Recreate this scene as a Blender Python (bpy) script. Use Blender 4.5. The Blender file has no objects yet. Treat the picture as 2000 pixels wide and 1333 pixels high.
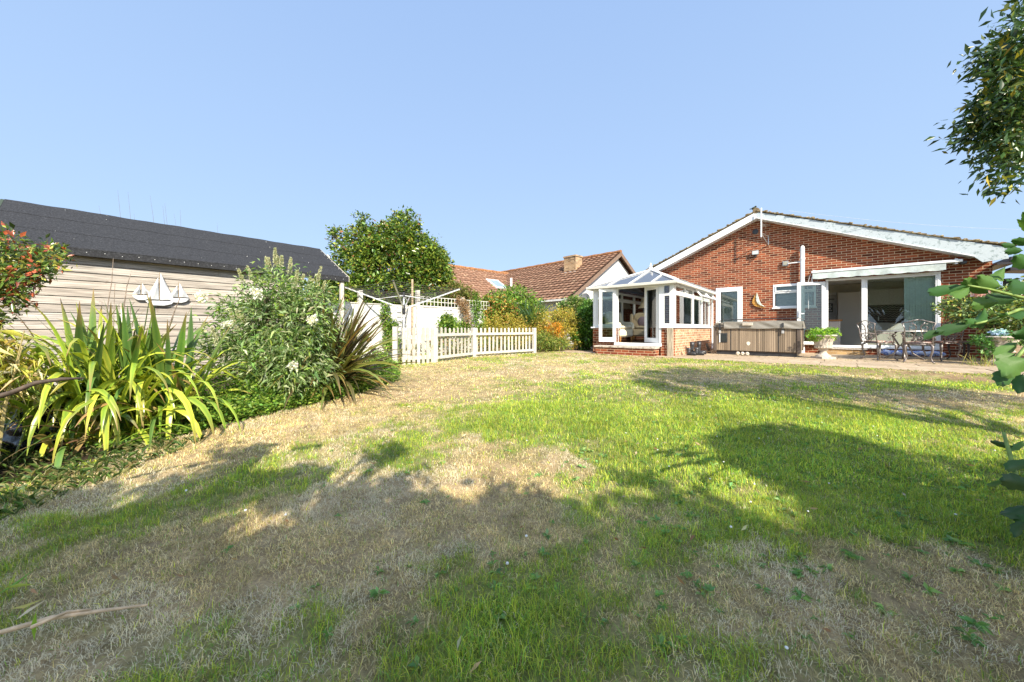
import bpy, math, random
import numpy as np
from mathutils import Vector, Matrix
C = bpy.context.scene.collection
R = math.radians
rng = np.random.default_rng(7)
random.seed(7)
F = 700.0; HY = 642.0; H = 0.78        # focal length (px of a 2000 px wide frame), horizon row, eye height over the patio
PHI = R(-40.8); c8, s8 = math.cos(R(40.8)), math.sin(R(40.8))
SUN = np.array([.604, -1.841, 1.43]); SUN = SUN / np.linalg.norm(SUN)

# ------------------------------------------------------------------ helpers
def W(a, b, z=0.0):                      # house frame -> world
    return (7.43 + a*c8 + b*s8, 13.4 - a*s8 + b*c8, z)
def P(px, py, d):                        # a sight line's point at distance d
    return Vector(((px-1000)/F*d, d, H+(HY-py)/F*d))
def to_px(p):
    p = np.atleast_2d(p); y = np.maximum(p[:, 1], 1e-3)
    return 1000+F*p[:, 0]/y, HY-F*(p[:, 2]-H)/y
def gz(x, y):
    t = np.clip((9.5-np.asarray(y, float))/9.5, 0, 1); s = t*t*(3-2*t)
    b = (np.asarray(x, float)-7.43)*s8+(np.asarray(y, float)-13.4)*c8; k = np.exp(-(np.minimum(b+5.0, 0)/.45)**2)
    return (-0.035-0.26*s)*(1-k)-.018*k + 0.012*(1-k)*np.sin(np.asarray(x)*2.3+1)*np.cos(np.asarray(y)*1.7)*np.clip((10-np.asarray(y))/4, 0, 1)
def inpoly(x, y, poly):
    x = np.asarray(x); y = np.asarray(y); ins = np.zeros(x.shape, bool); n = len(poly); j = n-1
    for i in range(n):
        xi, yi = poly[i]; xj, yj = poly[j]
        cond = ((yi > y) != (yj > y)) & (x < (xj-xi)*(y-yi)/((yj-yi) if yj != yi else 1e-9)+xi)
        ins ^= cond; j = i
    return ins
_T = rng.random((256, 256))
def vnoise(x, y, sc=1.0, ox=0.0):
    x = np.asarray(x, float)*sc+ox+100; y = np.asarray(y, float)*sc+ox*1.7+100
    xi = np.floor(x).astype(int); yi = np.floor(y).astype(int); fx = x-xi; fy = y-yi
    fx = fx*fx*(3-2*fx); fy = fy*fy*(3-2*fy)
    g = lambda a, b: _T[a % 256, b % 256]
    return (g(xi, yi)*(1-fx)+g(xi+1, yi)*fx)*(1-fy)+(g(xi, yi+1)*(1-fx)+g(xi+1, yi+1)*fx)*fy
def fbm(x, y, sc=1.0, ox=0.0, o=4):
    s = 0; a = .5; t = 0
    for i in range(o):
        s = s+a*vnoise(x, y, sc*2**i, ox+i*13.1); t += a; a *= .5
    return s/t

class MB:
    def __init__(s): s.v = []; s.f = []; s.c = []
    def add(s, vs, fs, col=None):
        o = len(s.v); s.v += [tuple(v) for v in vs]; s.f += [tuple(i+o for i in f) for f in fs]
        s.c += [col or (1, 1, 1)]*len(vs); return s
    def box(s, x0, x1, y0, y1, z0, z1, col=None, M=None):
        vs = [(x, y, z) for x in (x0, x1) for y in (y0, y1) for z in (z0, z1)]
        if M is not None: vs = [tuple(M @ Vector(v)) for v in vs]
        return s.add(vs, [(0, 1, 3, 2), (4, 6, 7, 5), (0, 4, 5, 1), (2, 3, 7, 6), (0, 2, 6, 4), (1, 5, 7, 3)], col)
    def bar(s, p, q, w, h, up=(0, 0, 1), col=None):
        p = Vector(p); q = Vector(q); d = (q-p); L = d.length; d.normalize()
        u = Vector(up); x = d.cross(u)
        if x.length < 1e-4: x = d.cross(Vector((1, 0, 0)))
        x.normalize(); u = x.cross(d)
        vs = [a+x*i*w/2+u*j*h/2 for a in (p, q) for i in (-1, 1) for j in (-1, 1)]
        return s.add(vs, [(0, 1, 3, 2), (4, 6, 7, 5), (0, 4, 5, 1), (2, 3, 7, 6), (0, 2, 6, 4), (1, 5, 7, 3)], col)
    def tube(s, pts, r, n=8, col=None, cap=True):
        pts = [Vector(p) for p in pts]; k = len(pts)
        if not hasattr(r, '__len__'): r = [r]*k
        vs = []; prev = None
        for i, p in enumerate(pts):
            t = (pts[min(i+1, k-1)]-pts[max(i-1, 0)]).normalized()
            if prev is None:
                x = t.cross(Vector((0, 0, 1)));
                if x.length < .05: x = t.cross(Vector((1, 0, 0)))
            else: x = prev - t*prev.dot(t)
            x.normalize(); prev = x; y = t.cross(x)
            vs += [p+(x*math.cos(a)+y*math.sin(a))*r[i] for a in [2*math.pi*j/n for j in range(n)]]
        fs = [(i*n+j, i*n+(j+1) % n, (i+1)*n+(j+1) % n, (i+1)*n+j) for i in range(k-1) for j in range(n)]
        if cap: fs += [tuple(range(n-1, -1, -1)), tuple(range((k-1)*n, k*n))]
        return s.add(vs, fs, col)
    def lathe(s, prof, n=24, cx=0, cy=0, col=None, wob=None):
        vs = []; k = len(prof)
        for r, z in prof:
            for j in range(n):
                a = 2*math.pi*j/n; rr = r*(wob(a, z) if wob else 1)
                vs.append((cx+rr*math.cos(a), cy+rr*math.sin(a), z))
        fs = [(i*n+j, i*n+(j+1) % n, (i+1)*n+(j+1) % n, (i+1)*n+j) for i in range(k-1) for j in range(n)]
        fs += [tuple(range(n-1, -1, -1)), tuple(range((k-1)*n, k*n))]
        return s.add(vs, fs, col)
    def prism(s, poly, f0, f1, col=None):      # poly of (u,v); f0,f1 map (u,v)->3D for the two faces
        n = len(poly); vs = [f0(*p) for p in poly]+[f1(*p) for p in poly]
        return s.add(vs, [tuple(range(n)), tuple(range(2*n-1, n-1, -1))]+[(i, (i+1) % n, n+(i+1) % n, n+i) for i in range(n)], col)
    def ball(s, c, r, n=12, m=8, col=None, jit=0):
        if not hasattr(r, '__len__'): r = (r, r, r)
        vs = []; fs = []
        for i in range(m+1):
            th = math.pi*i/m
            for j in range(n):
                a = 2*math.pi*j/n; q = 1+random.uniform(-jit, jit)
                vs.append((c[0]+r[0]*q*math.sin(th)*math.cos(a), c[1]+r[1]*q*math.sin(th)*math.sin(a), c[2]+r[2]*q*math.cos(th)))
        for i in range(m):
            for j in range(n): fs.append((i*n+j, (i+1)*n+j, (i+1)*n+(j+1) % n, i*n+(j+1) % n))
        return s.add(vs, fs, col)
    def build(s, name, mat, parent=None, bevel=0, smooth=False, loc=None):
        me = bpy.data.meshes.new(name); me.from_pydata(s.v, [], s.f); me.update()
        a = me.color_attributes.new('Col', 'FLOAT_COLOR', 'POINT')
        a.data.foreach_set('color', np.c_[np.array(s.c, float), np.ones(len(s.c))].ravel())
        import bmesh
        bm = bmesh.new(); bm.from_mesh(me); bmesh.ops.recalc_face_normals(bm, faces=bm.faces); bm.to_mesh(me); bm.free()
        if smooth: me.polygons.foreach_set('use_smooth', [True]*len(me.polygons))
        return link(me, name, mat, parent, bevel, loc)
def link(me, name, mat, parent=None, bevel=0, loc=None):
    o = bpy.data.objects.new(name, me); C.objects.link(o); me.materials.append(mat)
    if parent is not None: o.parent = parent
    if loc is not None: o.location = loc
    if bevel:
        m = o.modifiers.new('Bevel', 'BEVEL'); m.width = bevel; m.segments = 1; m.limit_method = 'ANGLE'
    return o
def npmesh(name, V, Fc, col, mat, parent=None, smooth=False):
    V = np.asarray(V, np.float32); Fc = np.asarray(Fc, np.int32); k = Fc.shape[1]
    me = bpy.data.meshes.new(name); me.vertices.add(len(V)); me.vertices.foreach_set('co', V.ravel())
    me.loops.add(Fc.size); me.loops.foreach_set('vertex_index', Fc.ravel())
    me.polygons.add(len(Fc)); me.polygons.foreach_set('loop_start', np.arange(0, Fc.size, k, dtype=np.int32))
    me.polygons.foreach_set('loop_total', np.full(len(Fc), k, np.int32))
    if smooth: me.polygons.foreach_set('use_smooth', np.ones(len(Fc), bool))
    me.update(calc_edges=True)
    a = me.color_attributes.new('Col', 'FLOAT_COLOR', 'POINT')
    a.data.foreach_set('color', np.c_[col, np.ones(len(V))].astype(np.float32).ravel())
    return link(me, name, mat, parent)
def tag(o, label=None, cat=None, group=None, kind=None):
    if label: o['label'] = label
    if cat: o['category'] = cat
    if group: o['group'] = group
    if kind: o['kind'] = kind
    return o
def thing(name, label, cat, loc=(0, 0, 0), rz=0.0, group=None):
    o = bpy.data.objects.new(name, None); C.objects.link(o); o.empty_display_size = .1
    o.location = loc; o.rotation_euler = (0, 0, rz)
    return tag(o, label, cat, group)
def copy_tree(o, parent=None):
    kids = [k for k in o.children]
    n = o.copy(); C.objects.link(n)
    if parent is not None: n.parent = parent
    for k in kids: copy_tree(k, n)
    return n

# ------------------------------------------------------------------ materials
def newmat(name):
    m = bpy.data.materials.new(name); m.use_nodes = True; nt = m.node_tree; nt.nodes.clear()
    out = nt.nodes.new('ShaderNodeOutputMaterial'); return m, nt, out
def N(nt, t, **kw):
    n = nt.nodes.new(t)
    for k, v in kw.items():
        if hasattr(n, k): setattr(n, k, v)
    return n
def setin(n, **kw):
    for k, v in kw.items():
        k = k.replace('_', ' '); n.inputs[k].default_value = v
def ramp(nt, stops):
    r = nt.nodes.new('ShaderNodeValToRGB'); e = r.color_ramp.elements
    while len(e) < len(stops): e.new(.5)
    for i, (p, col) in enumerate(stops): e[i].position = p; e[i].color = (*col, 1)
    return r
def pbsdf(nt, out, rough=.6, spec=.3, metal=0.0):
    b = nt.nodes.new('ShaderNodeBsdfPrincipled'); b.inputs['Roughness'].default_value = rough
    b.inputs['Specular IOR Level'].default_value = spec; b.inputs['Metallic'].default_value = metal
    nt.links.new(b.outputs[0], out.inputs[0]); return b
def simple(name, col, rough=.6, spec=.3, metal=0.0, var=.12, sc=8.0, bump=.0, stain=None, stain_t=.62, attr=False, stretch=(1, 1, 1), bsc=None):
    m, nt, out = newmat(name); b = pbsdf(nt, out, rough, spec, metal); L = nt.links.new
    tc = nt.nodes.new('ShaderNodeTexCoord'); mp = nt.nodes.new('ShaderNodeMapping'); mp.inputs['Scale'].default_value = stretch
    L(tc.outputs['Object'], mp.inputs[0])
    nz = nt.nodes.new('ShaderNodeTexNoise'); setin(nz, Scale=sc, Detail=6.0, Roughness=.6); L(mp.outputs[0], nz.inputs['Vector'])
    d = tuple(max(0, x*(1-var*1.6)) for x in col); l = tuple(min(1, x*(1+var)) for x in col)
    r = ramp(nt, [(.3, d), (.7, l)]); L(nz.outputs['Fac'], r.inputs[0]); src = r.outputs[0]
    if stain:
        n2 = nt.nodes.new('ShaderNodeTexNoise'); setin(n2, Scale=sc*.37, Detail=8.0, Roughness=.7); L(tc.outputs['Object'], n2.inputs['Vector'])
        r2 = ramp(nt, [(stain_t-.04, (0, 0, 0)), (stain_t+.04, (1, 1, 1))]); L(n2.outputs['Fac'], r2.inputs[0])
        mx = nt.nodes.new('ShaderNodeMixRGB'); L(r2.outputs[0], mx.inputs[0]); L(src, mx.inputs[1]); mx.inputs[2].default_value = (*stain, 1); src = mx.outputs[0]
    if attr:
        at = nt.nodes.new('ShaderNodeAttribute'); at.attribute_name = 'Col'
        mx = nt.nodes.new('ShaderNodeMixRGB'); mx.blend_type = 'MULTIPLY'; mx.inputs[0].default_value = 1; L(src, mx.inputs[1]); L(at.outputs['Color'], mx.inputs[2]); src = mx.outputs[0]
    L(src, b.inputs['Base Color'])
    if bump:
        bp = nt.nodes.new('ShaderNodeBump'); bp.inputs['Strength'].default_value = bump; bp.inputs['Distance'].default_value = .01
        if bsc:
            n3 = nt.nodes.new('ShaderNodeTexNoise'); setin(n3, Scale=bsc, Detail=4.0); L(mp.outputs[0], n3.inputs['Vector']); L(n3.outputs['Fac'], bp.inputs['Height'])
        else: L(nz.outputs['Fac'], bp.inputs['Height'])
        L(bp.outputs[0], b.inputs['Normal'])
    return m
def brickmat(name, c1, c2, mortar, mottle=None, dirt=None):
    m, nt, out = newmat(name); b = pbsdf(nt, out, .85, .15); L = nt.links.new
    tc = nt.nodes.new('ShaderNodeTexCoord'); sp = nt.nodes.new('ShaderNodeSeparateXYZ'); L(tc.outputs['Object'], sp.inputs[0])
    sn = nt.nodes.new('ShaderNodeSeparateXYZ'); L(tc.outputs['Normal'], sn.inputs[0])
    ab = N(nt, 'ShaderNodeMath', operation='ABSOLUTE'); L(sn.outputs[0], ab.inputs[0])
    gt = N(nt, 'ShaderNodeMath', operation='GREATER_THAN'); L(ab.outputs[0], gt.inputs[0]); gt.inputs[1].default_value = .7
    mx = nt.nodes.new('ShaderNodeMix'); mx.data_type = 'FLOAT'; L(gt.outputs[0], mx.inputs[0]); L(sp.outputs[0], mx.inputs[2]); L(sp.outputs[1], mx.inputs[3])
    cb = nt.nodes.new('ShaderNodeCombineXYZ'); L(mx.outputs[0], cb.inputs[0]); L(sp.outputs[2], cb.inputs[1])
    bt = nt.nodes.new('ShaderNodeTexBrick'); L(cb.outputs[0], bt.inputs['Vector'])
    setin(bt, Scale=1.0, Mortar_Size=.0058, Mortar_Smooth=.12, Bias=0.0, Brick_Width=.225, Row_Height=.075)
    bt.inputs['Color1'].default_value = (0, 0, 0, 1); bt.inputs['Color2'].default_value = (1, 1, 1, 1); bt.inputs['Mortar'].default_value = (.5, .5, .5, 1)
    rb = ramp(nt, [(0, c1), (.45, c2), (.8, tuple(x*.55 for x in c1)), (1, tuple(min(1, x*1.35) for x in c2))]); L(bt.outputs['Color'], rb.inputs[0])
    nz = nt.nodes.new('ShaderNodeTexNoise'); setin(nz, Scale=35.0, Detail=6.0, Roughness=.7); L(tc.outputs['Object'], nz.inputs['Vector'])
    mm = nt.nodes.new('ShaderNodeMixRGB'); mm.blend_type = 'MULTIPLY'; mm.inputs[0].default_value = .75
    rn = ramp(nt, [(.3, (.62, .58, .55)), (.7, (1.15, 1.1, 1.05))]); L(nz.outputs['Fac'], rn.inputs[0]); L(rb.outputs[0], mm.inputs[1]); L(rn.outputs[0], mm.inputs[2])
    m2 = nt.nodes.new('ShaderNodeMixRGB'); L(bt.outputs['Fac'], m2.inputs[0]); L(mm.outputs[0], m2.inputs[1]); m2.inputs[2].default_value = (*mortar, 1); src = m2.outputs[0]
    if mottle:
        n2 = nt.nodes.new('ShaderNodeTexNoise'); setin(n2, Scale=9.0, Detail=8.0, Roughness=.75); L(tc.outputs['Object'], n2.inputs['Vector'])
        r2 = ramp(nt, [(mottle[1], (0, 0, 0)), (mottle[1]+.12, (1, 1, 1))]); L(n2.outputs['Fac'], r2.inputs[0])
        m3 = nt.nodes.new('ShaderNodeMixRGB'); L(r2.outputs[0], m3.inputs[0]); L(src, m3.inputs[1]); m3.inputs[2].default_value = (*mottle[0], 1); src = m3.outputs[0]
    L(src, b.inputs['Base Color'])
    inv = N(nt, 'ShaderNodeMath', operation='SUBTRACT'); inv.inputs[0].default_value = 1; L(bt.outputs['Fac'], inv.inputs[1])
    ad = N(nt, 'ShaderNodeMath', operation='MULTIPLY_ADD'); L(nz.outputs['Fac'], ad.inputs[0]); ad.inputs[1].default_value = .35; L(inv.outputs[0], ad.inputs[2])
    bp = nt.nodes.new('ShaderNodeBump'); bp.inputs['Strength'].default_value = .6; bp.inputs['Distance'].default_value = .008; L(ad.outputs[0], bp.inputs['Height']); L(bp.outputs[0], b.inputs['Normal'])
    return m
def foliage_mat(name, rough=.45, trans=.35, spec=.4, tint=(1.35, 1.35, .7)):
    m, nt, out = newmat(name); L = nt.links.new
    at = nt.nodes.new('ShaderNodeAttribute'); at.attribute_name = 'Col'
    b = nt.nodes.new('ShaderNodeBsdfPrincipled'); b.inputs['Roughness'].default_value = rough; b.inputs['Specular IOR Level'].default_value = spec
    t = nt.nodes.new('ShaderNodeBsdfTranslucent'); mx = nt.nodes.new('ShaderNodeMixShader'); mx.inputs[0].default_value = trans
    g = nt.nodes.new('ShaderNodeMixRGB'); g.blend_type = 'MULTIPLY'; g.inputs[0].default_value = 1; g.inputs[2].default_value = (*tint, 1)
    L(at.outputs['Color'], b.inputs['Base Color']); L(at.outputs['Color'], g.inputs[1]); L(g.outputs[0], t.inputs['Color'])
    L(b.outputs[0], mx.inputs[1]); L(t.outputs[0], mx.inputs[2]); L(mx.outputs[0], out.inputs[0]); return m
def glassmat(name, tint=(.82, .9, .88), diff=0.0, dcol=(.5, .55, .6), ior=1.5, boost=1.0):
    m, nt, out = newmat(name); L = nt.links.new
    tr = nt.nodes.new('ShaderNodeBsdfTransparent'); tr.inputs[0].default_value = (*tint, 1)
    gl = nt.nodes.new('ShaderNodeBsdfGlossy'); gl.inputs['Roughness'].default_value = .0
    fr = nt.nodes.new('ShaderNodeFresnel'); fr.inputs[0].default_value = ior
    mu = N(nt, 'ShaderNodeMath', operation='MULTIPLY'); mu.use_clamp = True; L(fr.outputs[0], mu.inputs[0]); mu.inputs[1].default_value = boost
    mx = nt.nodes.new('ShaderNodeMixShader'); L(mu.outputs[0], mx.inputs[0]); base = tr.outputs[0]
    if diff:
        d = nt.nodes.new('ShaderNodeBsdfDiffuse'); d.inputs[0].default_value = (*dcol, 1)
        m2 = nt.nodes.new('ShaderNodeMixShader'); m2.inputs[0].default_value = diff; L(tr.outputs[0], m2.inputs[1]); L(d.outputs[0], m2.inputs[2]); base = m2.outputs[0]
    L(base, mx.inputs[1]); L(gl.outputs[0], mx.inputs[2]); L(mx.outputs[0], out.inputs[0]); return m

BRICK = brickmat('brick_red', (.19, .048, .027), (.31, .09, .042), (.60, .47, .32))
BRICKY = brickmat('brick_yellow', (.42, .27, .13), (.55, .38, .19), (.5, .42, .3))
BRICK_LIT = brickmat('brick_sunlit', (.5, .24, .13), (.62, .34, .2), (.72, .6, .46), mottle=((.74, .58, .42), .51))  # conservatory side brick, its sunlit glare put into paler colours
UPVC = simple('white_plastic', (.82, .83, .83), .35, .4, var=.03, sc=3)
PAINT = simple('white_paint', (.6, .585, .54), .6, .25, var=.05, sc=6, stain=(.45, .42, .33), stain_t=.68)
PANELW = simple('white_render', (.66, .655, .64), .8, .1, var=.04, sc=2.5, stain=(.6, .57, .5), stain_t=.7)
BARGE = simple('grimy_white_board', (.47, .53, .57), .5, .3, var=.06, sc=34, stain=(.24, .30, .31), stain_t=.58)
PICKET = simple('weathered_white_paint', (.56, .535, .48), .75, .15, var=.14, sc=14, stain=(.36, .33, .22), stain_t=.61, attr=True)
FELT = simple('roof_felt', (.030, .031, .035), .85, .25, var=.45, sc=120, bump=.5, stain=(.05, .052, .058), stain_t=.55)
BOARDS = simple('weathered_boards', (.41, .375, .335), .9, .1, var=.42, sc=6, bump=.5, stain=(.24, .20, .17), stain_t=.64, attr=True, stretch=(.35, 6, 14))
TILE = simple('lichened_tile', (.22, .17, .11), .9, .1, var=.4, sc=22, bump=.6, stain=(.42, .36, .22), stain_t=.58, attr=True)
TERRA = simple('terracotta_tile', (.235, .14, .095), .85, .15, var=.35, sc=9, bump=.4, stain=(.42, .31, .21), stain_t=.62, attr=True)
METAL = simple('grey_metal', (.5, .5, .5), .35, .5, metal=.8, var=.1)
ALU = simple('bright_aluminium', (.8, .81, .82), .3, .5, metal=.5, var=.05)
DARKM = simple('dark_metal', (.05, .045, .05), .4, .5, metal=.3, var=.2)
CAST = simple('cast_aluminium', (.22, .19, .18), .42, .5, metal=.5, var=.35, sc=25, bump=.3, stain=(.42, .4, .38), stain_t=.58)
PLBLK = simple('black_rubber', (.035, .037, .042), .38, .5, var=.3, sc=10)
GLASS = glassmat('clear_glass', boost=1.6)
GLASSD = glassmat('window_glass', (.86, .92, .9), boost=1.9)
ROOFG = glassmat('roof_glazing', (.7, .73, .76), .5, (.22, .235, .27), boost=1.0)
STONE = simple('cast_stone', (.52, .46, .39), .9, .15, var=.25, sc=30, bump=.7, stain=(.2, .17, .14), stain_t=.6)
WOOD = simple('oak_worktop', (.45, .22, .07), .45, .3, var=.2, sc=6, stretch=(1, 8, 8))
GREYC = simple('grey_cabinet', (.62, .6, .55), .5, .3, var=.03, sc=2)
BARK = simple('bark', (.16, .12, .085), .95, .1, var=.35, sc=25, bump=.8, stretch=(1, 1, .3))
TWIG = simple('dry_twig', (.36, .29, .2), .9, .1, var=.25, sc=30)
LEAF = foliage_mat('leaf_surface')
LEAFG = foliage_mat('glossy_leaf', .28, .22, .5)
GRASSM = foliage_mat('grass_blade', .5, .36, .2, (1.1, 1.1, .85))
CUSH = simple('cream_upholstery', (.66, .53, .34), .9, .1, var=.1, sc=40)
BLACKG = simple('black_glaze', (.012, .014, .02), .22, .6, var=.3, sc=4)

# ------------------------------------------------------------------ foliage tools
def leaf_mesh(name, Pn, D, size, wr, cols, mat, parent=None, fold=.25, droop=.0):
    n = len(Pn); D = D/np.maximum(np.linalg.norm(D, axis=1, keepdims=True), 1e-6)
    rnd = rng.normal(size=(n, 3)); S = np.cross(D, rnd); S /= np.maximum(np.linalg.norm(S, axis=1, keepdims=True), 1e-6)
    U = np.cross(S, D); size = np.broadcast_to(size, (n,))[:, None]
    tip = Pn+D*size+np.array([0, 0, -1])*size*droop; mid = Pn+D*size*.45
    Lf = mid+S*size*wr*.5+U*size*fold*.3; Rt = mid-S*size*wr*.5+U*size*fold*.3
    V = np.stack([Pn, Lf, tip, Rt], 1).reshape(-1, 3); i = np.arange(n)[:, None]*4
    Fc = np.concatenate([i+[0, 1, 2], i+[0, 2, 3]], 0)
    return npmesh(name, V, Fc, np.repeat(cols, 4, 0), mat, parent)
def pal(n, palette, weights=None, jit=.18):
    palette = np.array(palette, float); k = rng.choice(len(palette), n, p=weights)
    return np.clip(palette[k]*(1+rng.normal(0, jit, (n, 1)))*(1+rng.normal(0, jit*.3, (n, 3))), .004, .95)
def tufts(blobs, k, shell=.55, keep=None, up=.0):
    B = np.array(blobs, float); vol = B[:, 3]*B[:, 4]*B[:, 5]; p = vol**.8/np.sum(vol**.8); out = []; D = []
    tot = 0
    for _ in range(60):
        i = rng.choice(len(B), k*2, p=p); d = rng.normal(size=(k*2, 3)); d /= np.linalg.norm(d, axis=1, keepdims=True)
        r = 1-shell*rng.random(k*2)**1.3; q = B[i, :3]+d*B[i, 3:6]*r[:, None]*(1+.10*rng.normal(size=(k*2, 1)))
        ok = np.ones(k*2, bool)
        if keep is not None: ok = keep(q)
        out.append(q[ok]); D.append(d[ok]); tot += ok.sum()
        if tot >= k: break
    q = np.concatenate(out)[:k]; d = np.concatenate(D)[:k]; return q, d+np.array([0, 0, up])
def crown(name, blobs, k, per, sig, size, wr, palette, weights=None, mat=None, parent=None, shell=.55, keep=None, outward=.8, droop=.1, jit=.2):
    q, d = tufts(blobs, k, shell, keep); n = len(q)*per
    T = np.repeat(q, per, 0); DD = np.repeat(d, per, 0)
    Pn = T+rng.normal(size=(n, 3))*sig; dirs = DD*outward+rng.normal(size=(n, 3))*.7
    tc = np.repeat(1+rng.normal(0, .16, (len(q), 1)), per, 0)
    cols = np.clip(pal(n, palette, weights, jit)*tc, .003, .95)
    crown.q = q
    return leaf_mesh(name, Pn, dirs, size*(1+.3*rng.normal(size=n)).clip(.5, 1.8), wr, cols, mat or LEAF, parent, droop=droop)
def limbs(base, tips, r0, mat=BARK, parent=None, name='trunk', fork=.45, sub=.3):
    m = MB(); base = Vector(base); cen = Vector(np.mean(np.array(tips), 0)); top = base.lerp(cen, fork)
    m.tube([base+Vector((0, 0, -.1)), base.lerp(top, .5)+Vector((.03, .02, 0)), top], [r0*1.2, r0, r0*.8], 9)
    for t in tips:
        t = Vector(t); mid = top.lerp(t, .5)+Vector((random.uniform(-.1, .1), random.uniform(-.1, .1), .08))
        m.tube([base.lerp(top, random.uniform(.6, .98)), mid, t], [r0*.55, r0*.35, r0*.08], 6)
        for _ in range(3):
            e = mid.lerp(t, random.random())+Vector((random.uniform(-1, 1), random.uniform(-1, 1), random.uniform(-.3, .9)))*(t-top).length*sub
            m.tube([mid.lerp(t, .2), mid.lerp(e, .6)+Vector((0, 0, .04)), e], [r0*.22, r0*.14, r0*.04], 5)
    return m.build(name, mat, parent, smooth=True)
def straps(name, base, n, Lr, wr, palette, weights, mat, parent, spread=(.1, .9), az=None, baser=.12, droop=1.0, seg=10, keepf=None, dead=0):
    Vs = []; Fs = []; Cs = []; o = 0; base = np.array(base)
    cols = pal(n, palette, weights, .15)
    for i in range(n):
        a = rng.uniform(0, 2*math.pi) if az is None else rng.normal(az[0], az[1])
        tilt = rng.uniform(*spread); L = rng.uniform(*Lr); w = rng.uniform(*wr); dr = droop*rng.uniform(.5, 1.5)*(.3+tilt)
        p = base+np.array([rng.normal(0, baser), rng.normal(0, baser), 0]); d = np.array([math.cos(a)*math.sin(tilt), math.sin(a)*math.sin(tilt), math.cos(tilt)])
        side = np.array([-math.sin(a), math.cos(a), 0]); tw = rng.normal(0, .5); st = L/seg; rows = []
        for j in range(seg+1):
            t = j/seg; ww = w*(.55+.9*t if t < .5 else 1.0)*(1-max(0, (t-.6)/.4)**1.6)*.5+.001
            ang = tw*t; s2 = side*math.cos(ang)+np.cross(d, side)*math.sin(ang); nn = np.cross(s2, d)
            rows += [p+s2*ww+nn*ww*.25, p, p-s2*ww+nn*ww*.25]
            p = p+d*st; d = d+np.array([0, 0, -1])*dr*st*(t*1.8+.15); d = d/np.linalg.norm(d)
        Vs.append(np.array(rows)); idx = []
        for j in range(seg):
            for kk in (0, 1): idx.append((o+j*3+kk, o+j*3+kk+1, o+j*3+kk+4, o+j*3+kk+3))
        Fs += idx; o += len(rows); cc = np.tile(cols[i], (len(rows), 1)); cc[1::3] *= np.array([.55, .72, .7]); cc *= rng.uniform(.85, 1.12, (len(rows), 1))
        tipf = (np.repeat(np.linspace(0, 1, seg+1), 3)[:, None]-.82).clip(0, 1)/.18*(rng.random() < .6); cc = cc*(1-tipf)+np.array([.3, .18, .08])*tipf
        Cs.append(cc)
    return npmesh(name, np.concatenate(Vs), Fs, np.concatenate(Cs), mat, parent)

# ------------------------------------------------------------------ camera, light, sky
cd = bpy.data.cameras.new('camera'); cam = bpy.data.objects.new('camera', cd); C.objects.link(cam)
cam.location = (0, 0, H); cam.rotation_euler = (R(90), 0, 0); cd.sensor_width = 36; cd.lens = 36*F/2000
cd.shift_y = -(666.5-HY)/2000; cd.clip_start = .05; cd.clip_end = 3000; bpy.context.scene.camera = cam
w = bpy.data.worlds.new('World'); bpy.context.scene.world = w; w.use_nodes = True; nt = w.node_tree
bg = nt.nodes['Background']; sky = nt.nodes.new('ShaderNodeTexSky'); sky.sky_type = 'NISHITA'; sky.sun_disc = False
sky.sun_elevation = math.asin(SUN[2]); sky.sun_rotation = math.atan2(SUN[0], SUN[1]); sky.dust_density = .4; sky.ozone_density = 2.2; sky.air_density = 1.0; sky.altitude = 50
mxs = nt.nodes.new('ShaderNodeMixRGB'); mxs.inputs[0].default_value = SKY_MIX = .88; mxs.inputs[2].default_value = (2.95, 4.05, 5.75, 1)
geo_ = nt.nodes.new('ShaderNodeTexCoord'); sp_ = nt.nodes.new('ShaderNodeSeparateXYZ'); nt.links.new(geo_.outputs['Generated'], sp_.inputs[0])
rs_ = ramp(nt, [(0, (.305, .415, .575)), (.12, (.30, .415, .585)), (.7, (.222, .33, .535))]); nt.links.new(sp_.outputs[2], rs_.inputs[0])
vm_ = nt.nodes.new('ShaderNodeVectorMath'); vm_.operation = 'SCALE'; vm_.inputs[3].default_value = 9.1; nt.links.new(rs_.outputs[0], vm_.inputs[0]); nt.links.new(vm_.outputs[0], mxs.inputs[2])
nt.links.new(sky.outputs[0], mxs.inputs[1]); # the sky is brighter round the sun
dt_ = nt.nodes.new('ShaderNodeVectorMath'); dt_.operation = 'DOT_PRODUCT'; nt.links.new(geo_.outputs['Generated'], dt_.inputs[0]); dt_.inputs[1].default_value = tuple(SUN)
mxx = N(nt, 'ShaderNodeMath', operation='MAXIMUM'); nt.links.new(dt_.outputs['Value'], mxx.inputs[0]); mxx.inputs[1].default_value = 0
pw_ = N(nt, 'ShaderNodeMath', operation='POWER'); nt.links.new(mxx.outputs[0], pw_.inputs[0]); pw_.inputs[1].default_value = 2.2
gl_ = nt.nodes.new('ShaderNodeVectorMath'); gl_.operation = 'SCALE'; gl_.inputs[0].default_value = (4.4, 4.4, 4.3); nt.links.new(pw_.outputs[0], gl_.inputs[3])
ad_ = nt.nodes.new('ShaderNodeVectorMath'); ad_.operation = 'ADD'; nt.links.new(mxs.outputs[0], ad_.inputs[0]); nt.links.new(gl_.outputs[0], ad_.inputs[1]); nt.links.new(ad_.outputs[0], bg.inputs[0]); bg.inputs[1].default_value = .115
sl = bpy.data.lights.new('sun', 'SUN'); sl.energy = 5.0; sl.angle = R(.5); sl.color = (1, .905, .74)
so = bpy.data.objects.new('sun', sl); C.objects.link(so); so.rotation_euler = Vector(-SUN).to_track_quat('-Z', 'Y').to_euler()
vs = bpy.context.scene.view_settings; vs.view_transform = 'Standard'; vs.look = 'None'; vs.exposure = .82; vs.gamma = 1
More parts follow.
